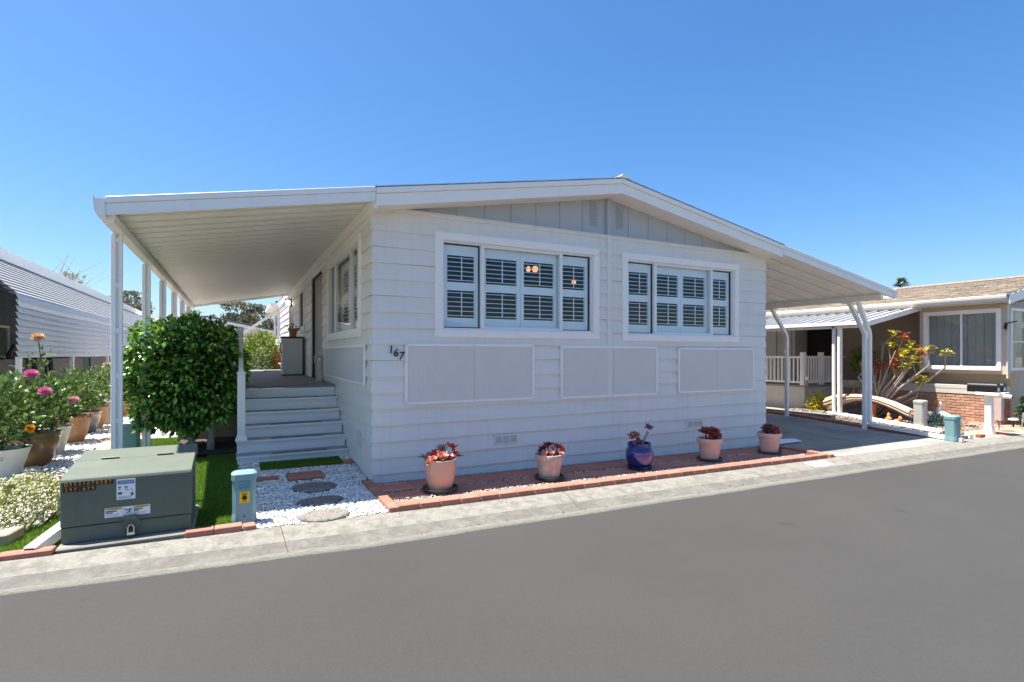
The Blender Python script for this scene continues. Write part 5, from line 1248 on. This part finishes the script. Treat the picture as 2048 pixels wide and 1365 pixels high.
# ground dressing on the right
struct('right_yard_soil', grid(11.9, 15.6, -1.1, 3.9, .006, .6), M('yard_soil', (.13,.10,.075), .95, .3, 9, .6, 50))
o = stones('yard_pebbles', 5000, rectsamp(12.0, 15.2, -.6, 3.7), .012, .035, .012, m_grey_stone, 8); o['kind'] = 'stuff'
struct('side_kerb', (lambda mb: (mb.box(11.85,1.6,-.12,12.05,14,.06), mb)[1])(MB()), m_conc)
BE = thing('driveway_edging', 'strip of pink bricks edging the driveway below the carport posts', 'brick edging', (11.7, 1, -.1))
trs = [((11.56+k*.105+jt(.004), -1.0+i*.207+(.1 if k else 0), gz(11.6,-1+i*.207)+.002+jt(.006)), (jt(.02),jt(.02),R_(90)+jt(.03)), (1,1,1)) for i in range(40) for k in range(3)]
pieces(BE, 'brick', brick_mesh('brick', .20,.098,.06,.006), m_edge, trs)
BW = thing('brick_walkway', 'pink brick walkway in front of the planter wall', 'walkway', (14.3, -.6, g0))
trs = []
for i in range(24):
    for k in range(16):
        x = 12.6+i*.207+(.1 if k % 2 else 0); y = -1.26+k*.103
        if x < 12.9 and y > -.9: continue
        if x > 17: continue
        trs.append(((x, y, gz(x,0)-.035+jt(.003)), (0,0,jt(.012)), (1,1,1)))
pieces(BW, 'brick', brick_mesh('brick', .20,.097,.05,.005), m_nbrick, trs)
struct('kerb_apron', grid(11.42, 20, -1.335, -.95, .009, .8), m_conc)
for k, (x, y, a) in enumerate(((11.95,-1.15,.3),(12.5,-1.2,.1))):
    one('loose_brick', MB().box(x-.1,y-.05,gz(x,0)+.012,x+.1,y+.05,gz(x,0)+.075), m_brick, ['loose red brick beside the pile of grey stones','loose red brick below the mailbox post'][k], 'brick', (x,y,gz(x,0)), bevel=.006)
mb = MB().tube([(13.1,2.45,-.02),(12.9,1.35,-.04),(12.0,-1.25,-.095)], .042, square=True); one('lying_downspout', mb, m_alum, 'white downspout lying across the right yard behind the driveway pedestal', 'downspout', (12.5,.5,-.06))
rk = MB()
t = thing('rock_pile', 'small pile of pale grey stones by the right kerb', 'rocks', (11.8,-1.0,-.14))
for i in range(14): obj('stone', MB().blob((11.78+jt(.18),-.98+jt(.16),-.10+random.uniform(0,.12)), (.07,.06,.05), 7, 5, .15), m_conc, t)
# closed canvas umbrella over a clay urn
t = thing('folded_umbrella', 'beige canvas patio umbrella folded and sagging over an orange urn', 'umbrella', (13.3,1.5,-.1))
path = [(13.3,2.62,.22),(13.3,2.40,.31),(13.3,2.10,.39),(13.3,1.80,.445),(13.3,1.50,.45),(13.3,1.2,.405),(13.3,.9,.31),(13.3,.6,.18),(13.3,.48,.13)]
mb = MB(); n = 22; hw = [.12,.13,.10,.075,.07,.08,.095,.11,.105]
for (px, py, pz_), h_ in zip(path, hw):
    for j in range(n):
        a = 2*PI*j/n; q = 1+.22*math.cos(a*7)
        mb.v.append((px+.15*q*math.cos(a), py+.2*h_*math.sin(a), pz_+h_*q*math.sin(a)))
for i in range(len(path)-1): mb.f += [(i*n+j, i*n+(j+1) % n, (i+1)*n+(j+1) % n, (i+1)*n+j) for j in range(n)]
mb.f += [tuple(range(n-1,-1,-1)), tuple((len(path)-1)*n+j for j in range(n))]
obj('canopy', mb, m_fabric, t)
mb = MB()
for k in range(6): mb.tube([(13.24+.02*k,2.1-.03*k,.36),(13.22+.02*k,2.38,.20),(13.2+.02*k,2.5+.02*k,.06)], [.05,.06,.035], 7)
obj('canopy_flap', mb, m_fabric, t, smooth=True); obj('pole', MB().tube([(13.3,.52,.15),(13.3,.43,.115)], .028, 8), m_pinksucc, t)
x, y, g = 13.32, 1.44, -.14
t = thing('clay_urn', 'tall orange clay urn under the folded umbrella', 'urn', (x,y,g)); obj('body', MB().lathe([(.13,0),(.12,.05),(.10,.1),(.11,.3),(.135,.42),(.15,.44),(.13,.46),(.1,.44),(0,.42)], (x,y,g), 18), m_orangeclay, t, smooth='auto')
for k, (x, y, a, lb) in enumerate(((12.75,.52,-2.2,'orange clay duck ornament nearest the driveway edge'),(13.0,.85,.5,'orange clay duck ornament behind the first duck'))):
    g = gz(x,y)+.02; t = thing('duck_ornament', lb, 'garden ornament', (x,y,g), 'clay duck ornaments'); c, s = math.cos(a), math.sin(a); f = lambda u, v, z: (x+u*c-v*s, y+u*s+v*c, g+z)
    obj('body', MB().tube([f(-.15,0,.11),f(-.10,0,.08),f(0,0,.075),f(.08,0,.085),f(.11,0,.10)], [.012,.06,.08,.06,.02], 10), m_orangeclay, t, smooth=True)
    obj('head', MB().tube([f(.07,0,.09),f(.10,0,.14),f(.11,0,.19),f(.10,0,.23)], [.04,.032,.042,.02], 9), m_orangeclay, t, smooth=True); obj('beak', MB().tube([f(.14,0,.185),f(.185,0,.178)], [.018,.01], 6), m_orangeclay, t)
x, y, g = 14.2, .22, -.16
t = thing('goose_statue', 'white goose statue with orange beak on thin legs', 'statue', (x,y,g))
obj('body', MB().tube([(x,y-.26,g+.20),(x,y-.14,g+.19),(x,y,g+.22),(x,y+.1,g+.27),(x,y+.14,g+.31)], [.02,.085,.11,.08,.04], 12), m_goose, t, smooth=True)
obj('neck', MB().tube([(x,y+.10,g+.28),(x,y+.10,g+.40),(x,y+.05,g+.50),(x,y+.06,g+.57)], [.06,.038,.035,.05], 10), m_goose, t, smooth=True)
obj('beak', MB().tube([(x,y+.10,g+.57),(x,y+.16,g+.54),(x,y+.18,g+.49)], [.045,.04,.012], 8), m_beak, t, smooth=True)
for s in (-.04,.05): obj('leg', MB().tube([(x+s,y-.02+s,g+.14),(x+s,y-.02+s,g)], .010, 5), m_brown, t)
t = thing('garden_plant', 'low blue green spiky plant beside the goose statue', 'plant', (13.6,.15,-.17))
leafcloud('foliage', t, (13.6,.15,-.05), (.35,.25,.16), 240, .13, .03, M('blue_green_leaf', (.05,.12,.11), .5, .2, isl=.4), 81, .2)
one('garden_frog', MB().blob((13.75,.3,.05), (.10,.12,.14), 10, 7, .08), M('slate_stone', (.13,.13,.14), .6, .2, 14), 'dark slate lump ornament in front of the goose', 'garden ornament', (13.75,.3,-.09), smooth=True)
# mailboxes
t = thing('mailbox_post', 'white square mailbox post with crossarm at the right kerb', 'mailbox post', (13.25,-1.06,-.17))
obj('post', MB().box(13.19,-1.12,-.2,13.31,-1.0,.70), m_trim, t, bevel=.005); obj('base', MB().hexa([(13.15,-1.16,-.2),(13.35,-1.16,-.2),(13.35,-.96,-.2),(13.15,-.96,-.2),(13.18,-1.13,.0),(13.32,-1.13,.0),(13.32,-.99,.0),(13.18,-.99,.0)]), m_trim, t)
obj('crossarm', MB().box(13.12,-1.28,.701,13.62,-.86,.765), m_trim, t, bevel=.005); obj('pipe', MB().tube([(13.30,-1.0,.70),(13.34,-1.42,.68)], .045, 10), m_trim, t); obj('pipe_opening', MB().tube([(13.34,-1.415,.68),(13.341,-1.423,.68)], .037, 10), m_dark, t)
def mailbox(x, label):
    t = thing('mailbox', label, 'mailbox', (x,-.98,.766), 'black mailboxes')
    pr = [(-.085,0)]+[(-.085,.12)]+[(-.085*math.cos(a),.12+.085*math.sin(a)) for a in np.linspace(.3,PI-.3,7)]+[(.085,.12),(.085,0)]
    obj('body', MB().prism([(x+a,.767+b) for a, b in pr], -.70, 'y', -1.22), m_black, t, smooth='auto'); obj('door', MB().prism([(x+a*1.04,.765+b*1.03) for a, b in pr], -1.221, 'y', -1.235), m_black, t)
    obj('label_plate', MB().box(x-.05,-1.239,.80,x+.03,-1.2355,.87), m_white, t)
mailbox(13.23, 'black mailbox nearer the driveway on the white post'); mailbox(13.52, 'black mailbox farther from the driveway on the white post')
t = thing('planter_stake', 'pale pink wooden box post on a spike behind the mailbox post', 'garden post', (14.12,-.91,-.17))
obj('box', MB().hexa([(14.06,-.97,.08),(14.18,-.97,.08),(14.18,-.85,.08),(14.06,-.85,.08),(14.05,-.98,.74),(14.19,-.98,.74),(14.19,-.84,.74),(14.05,-.84,.74)]), M('pale_pink_wood', (.56,.43,.38), .7, .06, 6), t); obj('spike', MB().tube([(14.12,-.91,.08),(14.12,-.91,-.05),(14.12,-.91,-.2)], [.04,.015,.01], 6), m_greybark, t)
t = thing('path_light', 'small white topped path light beside the planter wall', 'garden light', (15.3,-.75,g0)); obj('stake', MB().tube([(15.3,-.75,g0),(15.3,-.75,.0)], .02, 6), m_black, t); obj('shade', MB().lathe([(.10,0),(.10,.03),(.02,.05)], (15.3,-.75,.0), 12), m_trim, t)
t = thing('flower_ornament', 'white metal flower ornament on thin stems at the right edge', 'garden ornament', (14.9,-1.05,g0)); mb = MB()
for k in range(8): a = 2*PI*k/8; mb.leaf((14.9,-1.05,.12),(math.cos(a)*.8,-.2,math.sin(a)),(0,-1,0),.13,.09)
obj('petals', mb, m_trim, t); obj('stem', MB().tube([(14.9,-1.05,.12),(14.9,-1.05,g0)], .012, 5), m_chrome, t)
t = thing('corner_shrub', 'dark green shrub against the brick at the right picture edge', 'shrub', (15.6,-.75,g0)); leafcloud('foliage', t, (15.75,-.95,.18), (.35,.28,.40), 800, .09, .045, m_darkleaf, 82, .3)
# poinsettia
t = thing('poinsettia_shrub', 'leggy poinsettia shrub with red and yellow leaves in front of the bay window', 'shrub', (13.75,1.6,-.1))
tips = [(1.6,2.21),(1.37,2.16),(1.68,2.0),(1.71,1.86),(1.21,1.85),(1.03,1.71),(.92,1.75),(.60,1.79),(.41,1.71),(2.0,1.44),(1.84,1.23),(1.52,1.5),(2.04,1.15),(1.13,1.35),(.8,1.0),(2.24,1.72),(2.1,1.85),(2.73,.72),(2.52,.78),(1.03,.9),(1.45,1.75),(1.3,1.95),(1.55,1.2),(1.0,1.5),(1.75,1.6)]
mb = MB(); gl, rl = MB(), MB(); rs = random.Random(5)
tips += [(1.95,1.38),(2.1,1.3),(1.7,1.35),(1.9,1.55),(1.45,1.3),(1.6,1.9),(1.35,1.7),(1.15,1.62)]
for k, (yy, zz) in enumerate(tips):
    yy = yy*.947-.355; zz = 1.62+(zz-1.62)*.947; x = 13.75+rs.uniform(-.3,.25); b = (13.75+rs.uniform(-.1,.1), 1.60+rs.uniform(-.15,.15), -.1); m1 = (13.75+(x-13.75)*.5, b[1]+(yy-b[1])*.45, b[2]+(zz-b[2])*.4+rs.uniform(-.06,.1))
    m2 = (x-rs.uniform(-.12,.12), yy+rs.uniform(-.1,.22), zz-rs.uniform(.28,.5)); mb.tube([b, m1, m2, (x,yy+.03,zz-.15), (x,yy,zz)], [.038,.028,.02,.014,.009], 6)
    if k % 3 == 0: mb.tube([m1, (x+rs.uniform(-.2,.2), yy+rs.uniform(-.3,.3), zz-.2)], [.018,.007], 5)
    for q in range(26):
        a = rs.uniform(0,2*PI); d = (math.cos(a),math.sin(a),rs.uniform(-.35,.3)); tgt = rl if (k in (1,3,9,10,11,6,12,22,25,26,27,29) and q < 20) else gl
        tgt.leaf((x+rs.uniform(-.07,.07),yy+rs.uniform(-.07,.07),zz+rs.uniform(-.16,.04)), d, (0,0,1), rs.uniform(.11,.17), .08, .1)
obj('branch', mb, m_greybark, t, smooth=True); obj('leaves', gl, m_yel, t); obj('bracts', rl, m_bract, t)
t = thing('flowering_bush', 'small yellow and orange leaved bush at the corner of the right porch', 'shrub', (13.7,3.2,g0)); leafcloud('foliage', t, (13.75,3.15,.12), (.28,.35,.40), 700, .07, .045, m_yel, 83, .2); leafcloud('low_foliage', t, (13.75,3.1,-.05), (.3,.38,.14), 160, .06, .04, m_bract, 84, .2)
t = thing('entry_plant', 'green leafy plant beside the dark entry of the right house', 'plant', (15.7,3.0,g0)); leafcloud('foliage', t, (15.6,2.95,1.45), (.2,.3,.45), 240, .13, .08, m_yleaf, 85, .2); obj('stem', MB().tube([(15.7,3.0,.6),(15.6,2.95,1.6)], .015, 6), m_greybark, t)
t = thing('porch_lantern', 'small white globe lantern by the right porch railing post', 'lantern', (13.9,3.6,.64)); obj('globe', MB().blob((13.93,3.62,.86), .06, 10, 7), m_trim, t, smooth=True); obj('base', MB().lathe([(.05,0),(.03,.05),(.025,.17)], (13.93,3.62,.62), 8), m_greybark, t)

# ------------------------------------------------------------ behind: houses, trees
BH = thing('rear_house', 'pale gabled house behind the clipped tree at the end of the yard', 'house', (-2.9,28.5,0))
obj('wall', MB().prism([(-6.6,0),(.7,0),(.7,2.75),(-2.9,3.45),(-6.6,2.75)], 36, 'y', 27.1), m_siding, BH)
for s in (-1, 1): obj('fascia', MB().hexa([(-2.9,26.6,3.45),(-2.9+s*3.75,26.6,2.68),(-2.9+s*3.75,26.66,2.68),(-2.9,26.66,3.45),(-2.9,26.6,3.66),(-2.9+s*3.75,26.6,2.89),(-2.9+s*3.75,26.66,2.89),(-2.9,26.66,3.66)]), m_trim, BH)
obj('roof', MB().prism([(-6.7,2.89),(-2.9,3.67),(.9,2.89),(.9,2.82),(-2.9,3.6),(-6.7,2.82)], 36, 'y', 26.6), m_alum, BH)
wn = obj('window', frame4('x', (-2.2,-.9,1.2,2.4), .08, 27.05, 27.09), m_trim, BH); obj('pane', MB().box(-2.12,27.08,1.28,-.98,27.085,2.32), m_glass2, wn)
BH2 = thing('rear_house', 'low brown roofed house far behind the patio posts', 'house', (-7.5,44,0)); obj('wall', MB().box(-11,42,0,-4,52,3.3), m_stucco, BH2); obj('roof', MB().prism([(41.6,3.3),(47,4.6),(52.4,3.3)], -3.5, 'x', -11.5), m_tan_shingle, BH2)
def tree(label, x, y, ht, cr, ch, n, L, mat, seed, cz_=None):
    t = thing('tree', label, 'tree', (x,y,0)); top = ht
    obj('trunk', MB().tube([(x,y,0),(x+.2,y,ht*.45),(x,y+.2,ht*.8)], [ht*.035,ht*.025,ht*.012], 8), m_bark, t)
    rng = np.random.default_rng(seed); Ps = []; Ds = []
    for k in range(9):
        c = np.array([x,y,ht-ch*.55])+rng.normal(0,.45,3)*np.array([cr,cr,ch*.5]); r = cr*rng.uniform(.35,.6); m = n//9
        d = rng.normal(0,1,(m,3)); d /= np.linalg.norm(d,axis=1,keepdims=True); Ps.append(c+d*r*rng.uniform(.4,1,(m,1))*np.array([1,1,ch/cr*.6])); Ds.append(d+rng.normal(0,.8,(m,3)))
    P, D = np.concatenate(Ps), np.concatenate(Ds); P[:,2] = np.minimum(P[:,2], ht)
    V, F = leaves(P, D, L, L*.55, rng); bulk('crown', V, F, mat, t); return t
tree('olive green tree rising behind the left house beside the first patio post', -13.8, 78.5, 9.6, 2.2, 3.6, 2200, .40, m_olive, 91)
tree('broad olive tree rising behind the gabled rear house', -1.6, 72, 8.0, 3.0, 3.6, 3600, .40, m_olive, 92)
tree('small tree low behind the gabled rear house to its right', 2.1, 81, 6.9, 1.8, 2.6, 1600, .36, m_olive, 93)
tree('dark far tree between the second and third patio posts', -17, 108, 7.6, 3.2, 3.5, 1400, .5, m_darkleaf, 94)
tree('yellow green small tree seen just above the clipped tree', -4.2, 40, 4.75, 1.2, 1.6, 900, .22, m_yleaf, 95)
t = thing('bare_shrub', 'nearly leafless shrub poking above the left awning roof', 'shrub', (-7.2,21,0)); mb = MB(); rs = random.Random(8)
for k in range(16):
    yy = 17.5+rs.uniform(0,4.5); mb.tube([(-7.1,yy,3.9),(-7.1+rs.uniform(-.3,.4),yy+rs.uniform(-.3,.3),4.4),(-7.1+rs.uniform(-.6,1.0),yy+rs.uniform(-.4,.6),4.5+rs.uniform(.1,.8))], [.016,.01,.004], 4)
mb.tube([(-7.2,21,0),(-7.1,20,4.0)], .04, 6)
obj('branch', mb, m_bark, t); leafcloud('foliage', t, (-7.0,19.5,4.45), (.3,1.9,.16), 60, .16, .1, m_olive, 96, .1)
t = thing('palm_tree', 'distant fan palm above the right house roof', 'palm tree', (98,43,0)); obj('trunk', MB().tube([(98,43,0),(98,43,13.2)], [.25,.2], 8), m_bark, t)
mb = MB(); rs = random.Random(9)
for k in range(30):
    a = rs.uniform(0,2*PI); el = rs.uniform(-.5,1.2); d = Vector((math.cos(a)*math.cos(el),math.sin(a)*math.cos(el),math.sin(el)))
    for q in range(7): dd = d+Vector((rs.uniform(-.35,.35),rs.uniform(-.35,.35),rs.uniform(-.35,.35))); mb.leaf(Vector((98,43,13.3))+d*.4, dd, (0,0,1), rs.uniform(.7,1.15), .2, .2)
obj('crown', mb, m_darkleaf, t)
# opposite side of the street, seen only mirrored in the windows
OH = thing('opposite_house', 'dark brown house across the street mirrored in the front windows', 'house', (5,-20,0))
obj('wall', MB().prism([(-1,-.1),(9,-.1),(9,2.9),(4,3.9),(-1,2.9)], -18, 'y', -28), m_brown, OH)
for s in (-1, 1): obj('fascia', MB().hexa([(4,-17.5,3.9),(4+s*5.6,-17.5,2.8),(4+s*5.6,-17.4,2.8),(4,-17.4,3.9),(4,-17.5,4.15),(4+s*5.6,-17.5,3.05),(4+s*5.6,-17.4,3.05),(4,-17.4,4.15)]), m_trim, OH)
obj('roof', MB().prism([(-1.6,3.02),(4,4.14),(9.6,3.02),(9.6,2.9),(4,4.0),(-1.6,2.9)], -17.5, 'y', -28), m_brown, OH)
